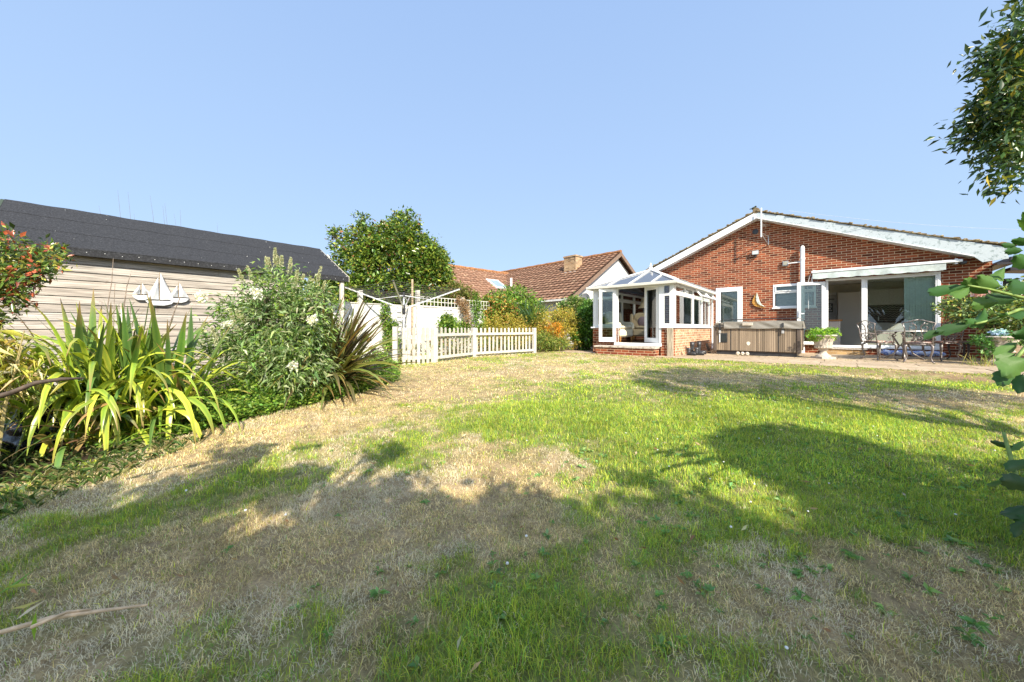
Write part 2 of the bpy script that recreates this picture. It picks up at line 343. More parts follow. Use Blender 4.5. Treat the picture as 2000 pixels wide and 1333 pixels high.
bpy.context.scene.cycles.max_bounces = 8; bpy.context.scene.cycles.transparent_max_bounces = 16

# ------------------------------------------------------------------ ground
GREEN_B = [  # x, y, rx, ry, amount : lusher (+) and drier (-) ground of the lawn
 (-3.0, 2.95, .8, .5, -.35), (-2.3, 3.6, 1.0, .6, -.5), (-1.5, 5.0, 1.2, 1.0, -.6), (-.2, 6.6, 1.7, .9, -.45), (1.6, 8.2, 2.0, .8, -.45), (2.4, 9.6, 2.2, 1.0, -.35),
 (-.45, 2.9, .9, .6, -.3), (0, 2.65, .55, .45, -.4), (-1.05, 1.9, .75, .45, -.65), (-1.3, 1.5, .5, .3, -.5), (-.3, 2.05, .5, .35, -.5), (.9, 1.45, .6, .25, -.22),
 (1.5, 1.25, .6, .25, -.2), (3.6, 6.4, 1.4, .35, -.45), (5.6, 4.6, 1.2, .35, -.5), (6.4, 5.1, 1.4, .3, -.45), (4.3, 6.9, 1.6, .35, -.3), (1.9, 1.6, .5, .2, -.3),
 (.1, 4.7, 1.4, 1.0, .28), (1.3, 3.5, 1.2, 1.0, .42), (3.4, 4.5, 1.7, .9, .45), (2.6, 3.0, 1.6, 1.1, .55), (1.2, 2.3, .9, .5, .12), (-.1, 1.22, .45, .35, .34), (.55, 1.95, .6, .25, -.30), (1.7, 1.3, .9, .3, -.28), (2.2, 1.7, .8, .3, -.2),
 (.45, 1.4, .5, .3, .24), (.6, 1.12, .7, .3, .2), (-1.9, 2.1, .7, .4, .35), (-1.2, 2.8, .7, .3, .2), (-.6, 2.55, .35, .25, .28), (3.0, 2.0, 1.2, .5, .4), (3.2, 8.8, 2.2, .6, .5), (5.4, 7.1, 1.8, .5, .5), (7.2, 5.6, 1.6, .5, .5), (.9, 5.6, .8, .8, .25), (-.3, 4.0, 1.0, .7, .3), (-.9, 3.3, .7, .4, .25), (2.2, 6.5, 1.0, .8, .3), (.2, 3.3, .6, .5, .2)]
def green(x, y):
    g = .39+0*x
    for cx, cy, rx, ry, a in GREEN_B: g = g+a*np.exp(-(((x-cx)/rx)**2+((y-cy)/ry)**2))
    return np.clip(g+(fbm(x, y, 2.2)-.5)*1.0+(fbm(x, y, 9, 5)-.5)*1.0, 0, 1)
BED = [(-30, -1), (-2.6, -1), (-2.75, 1.2), (-3.3, 2.35), (-3.08, 3.4), (-2.75, 4.2), (-1.95, 6.1), (-2.35, 7.4), (-3.2, 8.2), (-30, 8.4)]
DRYC = np.array([[.88, .72, .37], [.76, .61, .31], [.92, .82, .52], [.42, .31, .18]]); GRNC = np.array([[.50, .60, .05], [.28, .48, .05], [.70, .72, .10], [.24, .46, .09]])
def axis(a, b, fine0, fine1, f, c):
    r = []; x = a
    while x < b: r.append(x); x += f if fine0 <= x <= fine1 else c
    return np.array(r+[b])
xs = np.concatenate([np.linspace(-900, -30, 12)[:-1], axis(-30, 30, -8, 10, .07, .8), np.linspace(30, 900, 12)[1:]])
ys = np.concatenate([np.linspace(-300, -12, 8)[:-1], axis(-12, 40, -.5, 13, .07, .8), np.linspace(40, 1500, 14)[1:]])
X, Y = np.meshgrid(xs, ys, indexing='ij'); Z = gz(X, Y)
rough = (fbm(X, Y, 5, 3)-.5)*.03*((Y > -1) & (Y < 12)); Z = Z+rough
g = green(X, Y)[..., None]; fz_ = fbm(X, Y, 14, 9)[..., None]
colg = np.array([.42, .32, .19])*(1-g)*(.35+1.2*fz_)+np.array([.16, .22, .05])*g*(.5+.9*fz_)
bedm = inpoly(X, Y, BED)[..., None]; colg = np.where(bedm, np.array([.055, .042, .03])*(.6+.8*fz_), colg)
# the worn bare strip beside the paving
bx = (X-7.43)*s8+(Y-13.4)*c8; ax = (X-7.43)*c8-(Y-13.4)*s8
strip = np.exp(-((bx+5.35)/.28)**2)*np.clip((ax-1.5)/3, .25, 1)*(fbm(X, Y, 4, 2) > .36)
colg = colg*(1-strip[..., None])+np.array([.30, .21, .13])*strip[..., None]*(.6+.8*fz_)
nx, ny = X.shape; idx = np.arange(nx*ny).reshape(nx, ny)
Fq = np.stack([idx[:-1, :-1], idx[1:, :-1], idx[1:, 1:], idx[:-1, 1:]], -1).reshape(-1, 4)
m, nt, out = newmat('soil'); b = pbsdf(nt, out, .95, .1); L = nt.links.new
at = nt.nodes.new('ShaderNodeAttribute'); at.attribute_name = 'Col'; tc = nt.nodes.new('ShaderNodeTexCoord')
nz = nt.nodes.new('ShaderNodeTexNoise'); setin(nz, Scale=55.0, Detail=8.0, Roughness=.75); L(tc.outputs['Object'], nz.inputs['Vector'])
rn = ramp(nt, [(.3, (.55, .55, .55)), (.72, (1.45, 1.4, 1.3))]); L(nz.outputs['Fac'], rn.inputs[0])
mm = nt.nodes.new('ShaderNodeMixRGB'); mm.blend_type = 'MULTIPLY'; mm.inputs[0].default_value = 1; L(at.outputs['Color'], mm.inputs[1]); L(rn.outputs[0], mm.inputs[2]); L(mm.outputs[0], b.inputs['Base Color'])
bp = nt.nodes.new('ShaderNodeBump'); bp.inputs['Strength'].default_value = .8; bp.inputs['Distance'].default_value = .02; L(nz.outputs['Fac'], bp.inputs['Height']); L(bp.outputs[0], b.inputs['Normal'])
ground = npmesh('ground', np.stack([X, Y, Z], -1).reshape(-1, 3), Fq, colg.reshape(-1, 3), m, smooth=True); tag(ground, kind='structure')

# grass: every blade a bent strip
def inhouse(x, y):
    a = (x-7.43)*c8-(y-13.4)*s8; b = (x-7.43)*s8+(y-13.4)*c8
    return b > -4.98+.05*np.sin(a*5)
def grass(name, y0, y1, dens, Ls, ws, label):
    xm = 1.46*y1+.9; A = 2*xm*(y1-y0); n = int(A*dens)
    x = rng.uniform(-xm, xm, n); y = rng.uniform(y0, y1, n)
    ok = (np.abs(x) < 1.48*y+.85) & ~inhouse(x, y) & ~inpoly(x, y, BED)
    ok &= ~((x < -3.2) & (y > 9)) & ~((y > 11.5) & (x < 1.2))
    clump = fbm(x, y, 18, 4)
    a = (x-7.43)*c8-(y-13.4)*s8; b = (x-7.43)*s8+(y-13.4)*c8
    bare = np.exp(-((b+5.35)/.28)**2)*np.clip((a-1.5)/3, .25, 1)
    ok &= (rng.random(n) < np.clip((clump-.22)*3.0, .2, 1)) & (rng.random(n) > bare*.85)
    x = x[ok]; y = y[ok]; n = len(x); g = green(x, y); isg = rng.random(n) < np.clip((g-.42)*2.6+.42, .08, .86)
    z = gz(x, y)+(fbm(x, y, 5, 3)-.5)*.03-.004
    Lg = Ls*(.55+.9*rng.random(n))*(.7+.6*fbm(x, y, 3, 8))*np.where(isg, .7+.5*g, .72); Lg = Lg*(1+.7*(rng.random(n) > .985))
    az = rng.uniform(0, 2*np.pi, n); tilt = np.where(isg, np.abs(rng.normal(.7, .4, n)), np.abs(rng.normal(1.1, .4, n))).clip(0, 1.5)
    wd = ws*(.6+.8*rng.random(n)); d = np.stack([np.cos(az), np.sin(az)], 1)
    sd = np.stack([-np.sin(az), np.cos(az), 0*az], 1)*wd[:, None]*.5
    B0 = np.stack([x, y, z], 1); h1 = Lg*.5
    M1 = B0+np.c_[d*(np.sin(tilt*.6)*h1)[:, None], np.cos(tilt*.6)*h1]
    t2 = (tilt*1.0+rng.normal(.55, .3, n)).clip(0, 2.0)
    az2 = az+rng.normal(0, .6, n); d2 = np.stack([np.cos(az2), np.sin(az2)], 1)
    Tp = M1+np.c_[d2*(np.sin(t2)*h1)[:, None], np.cos(t2)*h1]; Tp[:, 2] = np.maximum(Tp[:, 2], z+.004)
    V = np.stack([B0-sd, B0+sd, M1-sd*.8, M1+sd*.8, Tp], 1).reshape(-1, 3); i = np.arange(n)[:, None]*5
    Fc = np.concatenate([i+[0, 1, 3], i+[0, 3, 2], i+[2, 3, 4]], 0)
    col = np.where(isg[:, None], GRNC[rng.integers(0, 4, n)], DRYC[rng.choice(4, n, p=[.35, .3, .2, .15])])*(.55+.8*rng.random((n, 1)))
    mixw = (isg & (rng.random(n) < .25))[:, None]; col = np.where(mixw, col*.55+np.array([.38, .34, .12])*.45, col)
    ww = (fbm(x, y, 1.3, 21)*.5+fbm(x, y, 7, 23)*.5)[:, None]; col = col*(.35+1.25*ww); pale = (~isg & (rng.random(n) < np.clip((fbm(x, y, 2.6, 41)-.5)*5, 0, .9)))[:, None]; col = np.where(pale, col*.4+np.array([.86, .80, .66])*.6, col)
    o = npmesh(name, V, Fc, np.repeat(col, 5, 0), GRASSM); tag(o, label, 'grass', kind='stuff'); return o
grass('lawn_grass', .95, 2.3, 26000, .046, .0019, 'patchy lawn grass in the foreground, part green and part dried to straw')
grass('lawn_grass', 2.3, 4.6, 10500, .044, .0034, 'short sunlit and shaded lawn grass in the middle of the garden')
grass('lawn_grass', 4.6, 13.5, 2100, .042, .008, 'far lawn grass running up to the paving and the picket fence')
# broad-leaved rosettes and clover among the grass
def weeds(n, cx, cy, rx, ry):
    t = rng.normal(size=(n, 2)); x = cx+t[:, 0]*rx; y = cy+t[:, 1]*ry
    ok = (y > 1.0) & (np.abs(x) < 1.5*y) & ~inhouse(x, y); x = x[ok]; y = y[ok]; k = 9
    X_ = np.repeat(x, k); Y_ = np.repeat(y, k); az = rng.uniform(0, 6.28, len(X_)); el = rng.uniform(.1, .8, len(X_))
    Pn = np.stack([X_, Y_, gz(X_, Y_)+.008], 1); D = np.stack([np.cos(az)*np.cos(el), np.sin(az)*np.cos(el), np.sin(el)], 1)
    sc = np.repeat(rng.uniform(.012, .04, len(x)), k)
    return Pn, D, sc*(.7+.6*rng.random(len(X_)))
ws_ = [weeds(420, 2.3, 2.6, 1.2, .7), weeds(45, .2, 1.35, .5, .2), weeds(60, 1.6, 1.5, .7, .3), weeds(90, 4, 4.2, 1.2, .8), weeds(16, -1.3, 2.1, .6, .4)]
Pn = np.concatenate([a[0] for a in ws_]); D = np.concatenate([a[1] for a in ws_]); S = np.concatenate([a[2] for a in ws_])
o = leaf_mesh('lawn_weeds', Pn, D, S, .38, pal(len(Pn), [[.16, .32, .10], [.22, .40, .14], [.28, .42, .12]]), LEAF, droop=.25)
tag(o, 'broad leaved weeds and clover growing through the lawn', 'weeds', kind='stuff')
m_ = MB()
for i in range(34):
    x = rng.normal(2.2, 1.3); y = rng.normal(2.9, 1.0)
    if y > 1.1 and abs(x) < 1.4*y: m_.ball((x, y, float(gz(x, y))+.045), (.006, .006, .004), 6, 4)
for x, y in ((-1.45, 1.95), (-1.2, 1.9), (-.02, 1.55), (.07, 1.75), (-2.0, 2.2), (1.1, 1.8)): m_.ball((x, y, float(gz(x, y))+.05), (.007, .007, .006), 6, 4)
tag(m_.build('daisies', simple('petal_white', (.8, .8, .78), .8)), 'tiny white daisies scattered over the green part of the lawn', 'daisies', kind='stuff')
# fallen leaves and straws
n = 260; x = rng.uniform(-2.6, 3.4, n); y = rng.uniform(1.0, 5, n); ok = np.abs(x) < 1.45*y; x = x[ok]; y = y[ok]; n = len(x); az = rng.uniform(0, 6.28, n)
o = leaf_mesh('fallen_leaves', np.stack([x, y, gz(x, y)+.035], 1), np.stack([np.cos(az), np.sin(az), rng.normal(0, .25, n)], 1), rng.uniform(.02, .055, n), .3, pal(n, [[.5, .36, .2], [.6, .5, .34], [.3, .17, .08]]), LEAF)
tag(o, 'dry fallen leaves lying loose on the lawn', 'leaves', kind='stuff')

# paving
PAV = simple('paving', (.48, .385, .28), .9, .15, var=.22, sc=14, bump=.3, stain=(.36, .28, .19), stain_t=.56, attr=True)
root = None; mp_ = MB(); rr = random.Random(3)
a = -7.0
rows = [(-4.98, -4.4), (-4.39, -3.8), (-3.79, -3.2), (-3.19, -2.6), (-2.59, -2.0), (-1.99, -1.4), (-1.39, -.7), (-.69, -.005)]
for b0, b1 in rows:
    a = -7.0-rr.random()*.4
    while a < 14:
        wdt = rr.choice((.45, .6, .6, .75)); v = rr.uniform(.82, 1.08); z1 = rr.uniform(-.006, .004)
        cs = [W(a, b0), W(a+wdt-.012, b0), W(a+wdt-.012, b1-.004), W(a, b1-.004)]
        vs_ = [(q[0], q[1], -.06) for q in cs]+[(q[0], q[1], z1) for q in cs]
        mp_.add(vs_, [(4, 5, 6, 7), (0, 1, 5, 4), (1, 2, 6, 5), (2, 3, 7, 6), (3, 0, 4, 7)], (v, v*.98, v*.95)); a += wdt
tag(mp_.build('patio', PAV), kind='structure')
mb_ = MB(); cs = [W(-7.4, -4.96), W(14, -4.96), W(14, 0), W(-7.4, 0)]
mb_.add([(q[0], q[1], -.018) for q in cs], [(0, 1, 2, 3)]); tag(mb_.build('patio_bed', simple('paving_joint', (.3, .25, .17), .95, .1, var=.4, sc=40)), kind='structure')

# ------------------------------------------------------------------ the brick bungalow
house = thing('brick_bungalow', 'red brick bungalow with a wide tiled gable and white bargeboards', 'house', W(0, 0), PHI)
AX, ZX, SL, SR = 1.45, 4.62, .437, .385       # gable apex (wall line), slopes
def zr(a): return ZX-(SR*(a-AX) if a > AX else SL*(AX-a))
ZB = -.15
def wallpiece(m, a0, a1, z0, z1=None):          # wall 0.28 thick; z1 None = up to the roof line
    if z1 is not None: m.box(a0, a1, 0, .28, z0, z1); return
    pts = [(a0, z0), (a1, z0), (a1, zr(a1))]+([(AX, ZX)] if a0 < AX < a1 else [])+[(a0, zr(a0))]
    m.prism(pts, lambda u, v: (u, 0, v), lambda u, v: (u, .28, v))
wl = MB()
OP = [(.17, 1.01, .3, 2.27), (1.89, 3.0, 1.48, 2.26), (3.23, 5.59, .2, 2.33)]
for x0, x1 in ((-3.55, .17), (1.01, 1.89), (3.0, 3.23), (5.59, 6.45)): wallpiece(wl, x0, x1, ZB)
wallpiece(wl, .17, 1.01, 2.27); wallpiece(wl, .17, 1.01, ZB, .3); wallpiece(wl, 1.89, 3.0, 2.26); wallpiece(wl, 1.89, 3.0, ZB, 1.48)
wallpiece(wl, 3.23, 5.59, 2.33); wallpiece(wl, 3.23, 5.59, ZB, .2)
wl.box(6.17, 6.45, .281, .9, ZB, 2.5).box(6.17, 6.45, 2.3, 11, ZB, 2.5).box(6.17, 6.45, .901, 2.299, ZB, 1.0).box(6.17, 6.45, .901, 2.299, 2.2, 2.5); wl.box(-3.55, -3.27, .28, 11, ZB, 2.5)  # gap in the unseen right wall is added to let sun into the kitchen
wl.build('wall', BRICK, house)
# roof: tile courses, stepped, with an uneven verge
rf = MB(); rr = random.Random(5)
for side, slope, aend in ((1, SR, 6.72), (-1, SL, -3.95)):
    Lh = abs(aend-AX); n = int(Lh/.30)+1; ang = math.atan(slope)
    for i in range(n):
        a0 = AX+side*Lh*i/n; a1 = AX+side*(Lh*(i+1)/n+.03*(1)); z0 = ZX+.16-slope*Lh*i/n; z1 = ZX+.16-slope*(abs(a1-AX))
        if i > n-4 and side > 0: z1 += .02*(i-n+4); z0 += .02*(i-n+3)*(i > n-3)
        yb = -.36-rr.uniform(0, .03); v = rr.uniform(.7, 1.15); lift = .028
        vs_ = [(a0, y, z0+dz) for y in (yb, 11.3) for dz in (-.012, .012)]+[(a1, y, z1+lift+dz) for y in (yb, 11.3) for dz in (-.03, .012)]
        rf.add(vs_, [(0, 1, 3, 2), (4, 6, 7, 5), (0, 4, 5, 1), (2, 3, 7, 6), (0, 2, 6, 4), (1, 5, 7, 3)], (v, v, v*.95))
        for _ in range(2):       # mortar and lichen lumps on the verge
            t = rr.random(); q = a0+(a1-a0)*t; rf.ball((q, yb+.01, z0+(z1+lift-z0)*t+.012), (rr.uniform(.03, .08), .03, rr.uniform(.012, .03)), 7, 5, (v*1.2, v*1.2, v*1.05), .2)
for i in range(36):
    y = -.36+i*.32; rf.tube([(AX, y, ZX+.17), (AX, y+.33, ZX+.185)], [.10, .11], 10, (rr.uniform(.8, 1.2),)*3)
rf.build('roof', TILE, house)
bb = MB()    # bargeboards, soffit box, gable ladder
def rk(a, off): return zr(a)+off
bb.prism([(AX, ZX+.12), (6.6, zr(6.6)+.15), (6.62, 2.50), (6.22, 2.46), (6.10, 2.60), (AX, ZX-.10)], lambda u, v: (u, -.35, v), lambda u, v: (u, -.32, v))
bb.build('bargeboard', BARGE, house); bb = MB()
bb.prism([(AX-.001, ZX+.12), (AX-.001, ZX-.10), (-3.9, zr(-3.9)-.12), (-3.9, zr(-3.9)+.10)], lambda u, v: (u, -.35, v), lambda u, v: (u, -.32, v))
bb.build('bargeboard', UPVC, house)
so_ = MB()   # soffits between board and wall
so_.prism([(AX, ZX-.065), (AX, ZX-.085), (6.10, 2.62), (6.10, 2.64)], lambda u, v: (u, -.365, v-.005), lambda u, v: (u, -.003, v-.005))
so_.prism([(AX-.002, ZX-.065), (AX-.002, ZX-.085), (-3.9, zr(-3.9)-.105), (-3.9, zr(-3.9)-.085)], lambda u, v: (u, -.318, v), lambda u, v: (u, -.003, v))
so_.build('soffit', UPVC, house)
ev = MB(); ev.box(6.452, 6.72, -.318, 11, 2.37, 2.42); ev.box(6.66, 6.80, -.3, 11, 2.44, 2.55); ev.build('eaves', DARKM, house)
# right-hand windows
def frame(m, x0, x1, z0, z1, t, y0, y1, bars_v=(), bars_h=()):
    m.box(x0, x1, y0, y1, z0, z0+t); m.box(x0, x1, y0, y1, z1-t, z1); m.box(x0, x0+t, y0, y1, z0+t, z1-t); m.box(x1-t, x1, y0, y1, z0+t, z1-t)
    for q, w_ in bars_v: m.box(q-w_/2, q+w_/2, y0+.003, y1-.003, z0+t, z1-t)
    for q, w_ in bars_h: m.box(x0+t, x1-t, y0+.004, y1-.004, q-w_/2, q+w_/2)
wm = MB(); frame(wm, .17, 1.01, .3, 2.27, .06, .0-.012, .07); frame(wm, .235, .945, .365, 2.205, .09, -.022, .05); wn = wm.build('window', UPVC, house, .006)
MB().box(.33, .85, .012, .02, .46, 2.11).build('pane', GLASSD, wn)
cu = MB()
for i in range(40):
    a = .34+i*.5/40; cu.box(a, a+.0125, .10+.012*math.sin(i*1.9), .11+.012*math.sin(i*1.9), .46, 2.11)
cu.build('curtain', simple('net_curtain', (.55, .56, .52), .9), wn)
wm = MB(); frame(wm, 1.89, 3.0, 1.48, 2.26, .05, -.012, .07, bars_h=((1.985, .055),)); frame(wm, 1.94, 2.95, 2.015, 2.215, .035, -.03, .04); wn = wm.build('window', UPVC, house, .005)
MB().box(1.97, 2.92, .012, .02, 1.53, 1.96).box(1.975, 2.915, .005, .011, 2.05, 2.18).build('pane', GLASSD, wn)
MB().box(1.86, 3.03, -.06, -.013, 1.44, 1.478).build('sill', UPVC, wn, .005); MB().box(2.28, 2.34, -.05, -.031, 2.03, 2.05).build('handle', ALU, wn)
bl = MB().box(1.94, 2.95, .16, .17, 1.5, 2.24); bl.build('blind', simple('grey_blind', (.42, .45, .47), .9, var=.2, sc=6, stretch=(1, 1, 3)), wn)
# patio door
wm = MB(); frame(wm, 3.23, 5.59, .2, 2.33, .065, -.015, .075, bars_v=((4.09, .095),)); wm.box(3.2, 5.62, -.07, -.016, .19, .245); pdoor = wm.build('patio_door', UPVC, house, .006)
wm = MB(); frame(wm, 4.14, 5.525, .266, 2.264, .03, -.005, .05); wm.build('sash', UPVC, pdoor, .004)
MB().box(4.17, 5.495, .012, .02, .297, 2.234).build('pane', GLASSD, pdoor)
Ml = Matrix.Translation((3.21, -.03, 0)) @ Matrix.Rotation(R(21), 4, 'Z'); lm = MB()
for q_ in ((-.73, 0, .27, .365), (-.73, 0, 2.155, 2.25), (-.73, -.635, .365, 2.155), (-.095, 0, .365, 2.155)): lm.box(q_[0], q_[1], -.055, 0, q_[2], q_[3], M=Ml)
lf = lm.build('door_leaf', UPVC, house, .006)
MB().box(-.635, -.095, -.032, -.024, .366, 2.154, M=Ml).build('pane', GLASS, lf); MB().box(-.70, -.675, -.095, -.056, 1.15, 1.35, M=Ml).box(-.69, -.56, -.105, -.09, 1.24, 1.265, M=Ml).build('handle', UPVC, lf)
bl = MB()
for i in range(11):
    a = 4.93+i*.054; bl.box(a, a+.05, .13+.01*(i % 2), .134+.01*(i % 2), .52, 2.24, col=(1, 1, 1))
bl.build('vertical_blind', simple('blind_fabric', (.78, .85, .8), .85, .1, var=.05), pdoor)
st = MB(); st.box(3.2, 4.12, -.38, -.003, -.06, .15); st.build('step', BRICKY, house, .008)
MB().box(3.17, 4.15, -.41, -.003, .1505, .175).build('step_slab', STONE, house, .006)
# soil pipe
pp = MB(); pp.tube([(2.67, -.13, .9), (2.67, -.13, 3.36)], .06, 14); pp.tube([(2.67, -.13, 3.36), (2.67, -.13, 3.42), (2.67, -.13, 3.45)], [.06, .05, .02], 14); pp.tube([(2.67, -.13, 2.93), (2.30, -.10, 2.92)], .02, 8)
pp.tube([(2.67, -.13, -.05), (2.67, -.13, .9)], .06, 14)
for z in (1.3, 2.2, 3.0): pp.tube([(2.67, -.13, z), (2.67, -.13, z+.06)], .072, 14)
pp.build('soil_pipe', UPVC, house, smooth=False)
MB().lathe([(.09, 0), (.09, .02), (.07, .025)], 20).build('air_vent', PLBLK, house, loc=(1.39, -.003, 4.15)).rotation_euler = (R(90), 0, 0)
# kitchen behind the door: floor, ceiling, walls
kt = MB(); kt.box(-3.2, 6.16, 3.1, 3.2, .12, 2.45); kt.box(1.2, 1.3, .3, 3.09, .12, 2.45); kt.build('inner_wall', simple('kitchen_wall', (.75, .72, .66), .9, var=.03), house)
kt = MB(); kt.box(1.3, 6.16, .285, 3.095, 2.4, 2.44); kt.build('ceiling', simple('ceiling_white', (.85, .83, .78), .9, var=.02), house)
kt = MB(); kt.box(1.3, 6.16, .285, 3.095, .08, .14); kt.build('kitchen_floor', simple('floor_tile', (.62, .58, .52), .35, .4, var=.1), house)
# kitchen fittings (things)
def hthing(name, label, cat, a, b, z=0, dr=0, group=None): return thing(name, label, cat, W(a, b, z), PHI+dr, group)
t = hthing('tall_cabinet', 'tall pale grey kitchen cabinet seen through the open patio doorway', 'cabinet', 4.0, 2.5, .14)
MB().box(-.42, .2, 0, .58, 0, 1.93).build('carcass', GREYC, t, .004); MB().box(-.41, .19, -.02, -.001, .72, 1.92).build('door', GREYC, t, .004); MB().box(-.41, .19, -.02, -.001, .06, .705).build('door', GREYC, t, .004)
t = hthing('kitchen_units', 'run of grey kitchen cupboards with dark worktop behind the patio glass', 'cupboards', 4.25, 2.5, .14)
m_ = MB().box(0, 1.9, .02, .58, .08, .84); m_.build('base_carcass', GREYC, t)
for i in range(3): MB().box(.005+i*.633, .628+i*.633, 0, .019, .1, .83).build('door', GREYC, t, .004)
MB().box(0, 1.9, -.02, .58, .841, .88).build('worktop', simple('black_worktop', (.03, .03, .03), .25, .5), t)
MB().box(0, 1.9, .22, .58, 1.45, 2.0).build('wall_carcass', GREYC, t)
for i in range(3): MB().box(.005+i*.633, .628+i*.633, .2, .219, 1.46, 1.99).build('door', GREYC, t, .004)
# chevron tiles
ch = MB()
for r_ in range(9):
    for k in range(38):
        x0 = k*.05; z0 = .9+r_*.062+(0 if k % 2 else .0); z1 = z0+.03; up = .03
        zz = (z0, z0+up) if k % 2 == 0 else (z0+up, z0)
        ch.add([(x0, .57, zz[0]), (x0+.05, .57, zz[1]), (x0+.05, .57, zz[1]+.018), (x0, .57, zz[0]+.018)], [(0, 1, 2, 3)])
ch.build('splashback', simple('tile_pale', (.55, .53, .48), .3), t); MB().box(0, 1.9, .572, .58, .881, 1.449).build('splashback_wall', simple('tile_dark', (.04, .04, .045), .3), t)
for i, (a, hh, rr_, nm) in enumerate(((5.35, .17, .075, 'tallest pale kitchen canister at the left of three on the worktop'), (5.55, .14, .07, 'middle pale kitchen canister on the worktop'), (5.72, .14, .07, 'right pale kitchen canister on the worktop near the blinds'))):
    t = hthing('canister', nm, 'canister', a, 2.7, 1.02, group='canisters on the kitchen worktop')
    MB().lathe([(rr_, 0), (rr_, hh*.8)], 16).build('body', simple('canister_green', (.5, .58, .5), .4), t); MB().lathe([(rr_*1.03, hh*.8), (rr_*1.03, hh)], 16).build('lid', ALU, t)
t = hthing('toaster', 'black toaster with two bright side handles on the dark worktop', 'toaster', 4.5, 2.68, 1.02)
MB().box(-.15, .15, -.1, .1, .01, .2).build('body', PLBLK, t, .02); 
for s_ in (-1, 1): MB().box(s_*.12-.012, s_*.12+.012, -.115, -.101, .03, .17).build('trim', ALU, t)
t = hthing('peninsula_unit', 'pale kitchen unit with oak worktop just inside the doorway', 'kitchen unit', 3.05, .75, .14)
MB().box(-.6, .55, 0, .55, 0, .88).build('carcass', GREYC, t, .004); MB().box(.1, .5, -.018, -.001, .08, .86).build('door', GREYC, t, .004); MB().box(-.62, .6, -.03, .58, .881, .93).build('worktop', WOOD, t, .006)
MB().box(.0, .3, .1, .4, .931, .95).build('hob', PLBLK, t)
t = hthing('inner_door', 'white internal door with a framed print and top grille', 'door', 3.2, 3.0, .14)
MB().box(-.45, .42, .0, .05, 0, 1.98).build('frame', UPVC, t, .005); MB().box(-.38, .35, -.02, -.001, 0, 1.9).build('leaf', simple('door_grey', (.62, .64, .64), .5), t, .004)
MB().box(-.1, .3, -.03, -.021, 1.72, 1.75).build('grille', PLBLK, t); MB().box(.28, .3, -.06, -.021, .95, 1.0).build('handle', ALU, t)
MB().box(-.06, .26, -.03, -.021, 1.25, 1.58).build('print_frame', PLBLK, t)
pr = MB(); q = random.Random(4)
for r_ in range(4):
    x = -.03
    while x < .2: w_ = q.uniform(.03, .08); pr.box(x, min(.23, x+w_), -.034, -.031, 1.29+r_*.07, 1.33+r_*.07); x += w_+.015
pr.build('print', UPVC, t)
# ------------------------------------------------------------------ wall fittings
t = hthing('awning', 'closed pale awning with scalloped valance above the patio door', 'awning', 2.92, -.01, 2.5)
MB().tube([(0, -.10, .06), (2.98, -.10, .06)], .055, 12).build('roller', simple('awning_roll', (.5, .55, .54), .8), t)
MB().box(-.03, 3.0, -.27, -.22, .02, .09).build('front_bar', UPVC, t, .01)
va = MB(); n = 90
top = [(i*2.72/n-.0, -.245, .02) for i in range(n+1)]; bot = [(i*2.72/n, -.245-.012*math.sin(i*.35), -.155-.02*abs(math.sin(i*.28))) for i in range(n+1)]
va.add(top+bot, [(i, i+1, n+2+i, n+1+i) for i in range(n)])
o = va.build('valance', simple('awning_cloth', (.52, .59, .58), .85, var=.12, sc=7, stain=(.42, .47, .45), stain_t=.58), t); o.modifiers.new('t', 'SOLIDIFY').thickness = .004
cl = MB(); cl.add([(0, -.11, .11), (2.95, -.11, .11), (2.95, -.23, .085), (0, -.23, .085)], [(0, 1, 2, 3)]); o = cl.build('canopy', simple('awning_top', (.3, .36, .33), .85), t); o.modifiers.new('t', 'SOLIDIFY').thickness = .004
for a in (.04, 2.9): MB().box(a-.03, a+.03, -.22, 0, -.02, .12).build('bracket', ALU, t, .005)
MB().box(2.98, 3.08, -.2, -.02, -.03, .05).build('motor', PLBLK, t, .01)
MB().tube([(.02, -.2, .0), (-.02, -.2, -.15), (0, -.19, -.3)], .012, 6).tube([(-.05, -.2, 0), (-.12, -.2, -.3), (-.1, -.2, -.95), (-.1, -.2, -1.1)], .006, 6).build('crank_rod', UPVC, t)
t = hthing('aerial_mast', 'short white aerial mast on angled wall brackets under the gable peak', 'aerial', 1.61, -.5, 3.85)
MB().tube([(0, 0, -.02), (0, 0, .95)], .022, 10).build('mast', UPVC, t)
MB().tube([(0, 0, .35), (.22, .49, .42)], .012, 6).tube([(0, 0, .12), (.22, .49, .02)], .012, 6).build('bracket', METAL, t); MB().tube([(0, 0, .12), (.12, .3, -.15), (.15, .49, -.22)], .015, 6).tube([(.15, .49, -.22), (.15, .49, .1)], .014, 6).build('bracket', METAL, t)
MB().tube([(0, 0, .42), (.2, .49, .45)], .01, 6).build('bracket', METAL, t)
t = hthing('bird_figure', 'small dark bird figure perched on the gable ridge', 'bird ornament', 1.38, -.3, ZX+.22)
MB().ball((0, 0, .05), (.07, .05, .05), 10, 8, jit=.05).ball((.05, 0, .1), (.035, .03, .03)).ball((-.08, 0, .05), (.05, .02, .015)).build('body', simple('moss_dark', (.04, .05, .03), .9), t)
t = hthing('flood_lamp', 'square glass floodlight fixed to the gable below the aerial', 'floodlight', 1.40, -.02, 3.40)
MB().box(-.1, .1, -.10, -.02, -.07, .08).build('housing', METAL, t, .01); MB().box(-.08, .08, -.106, -.101, -.05, .06).build('lens', simple('lens_glass', (.6, .66, .64), .2, .6), t); MB().box(-.02, .02, -.02, .02, -.13, .02).build('bracket', DARKM, t)
MB().ball((0, -.05, -.13), (.05, .06, .03)).build('sensor', DARKM, t)
t = hthing('boiler_vent', 'small grey vent box beside the white soil pipe', 'vent', 2.23, -.01, 2.94)
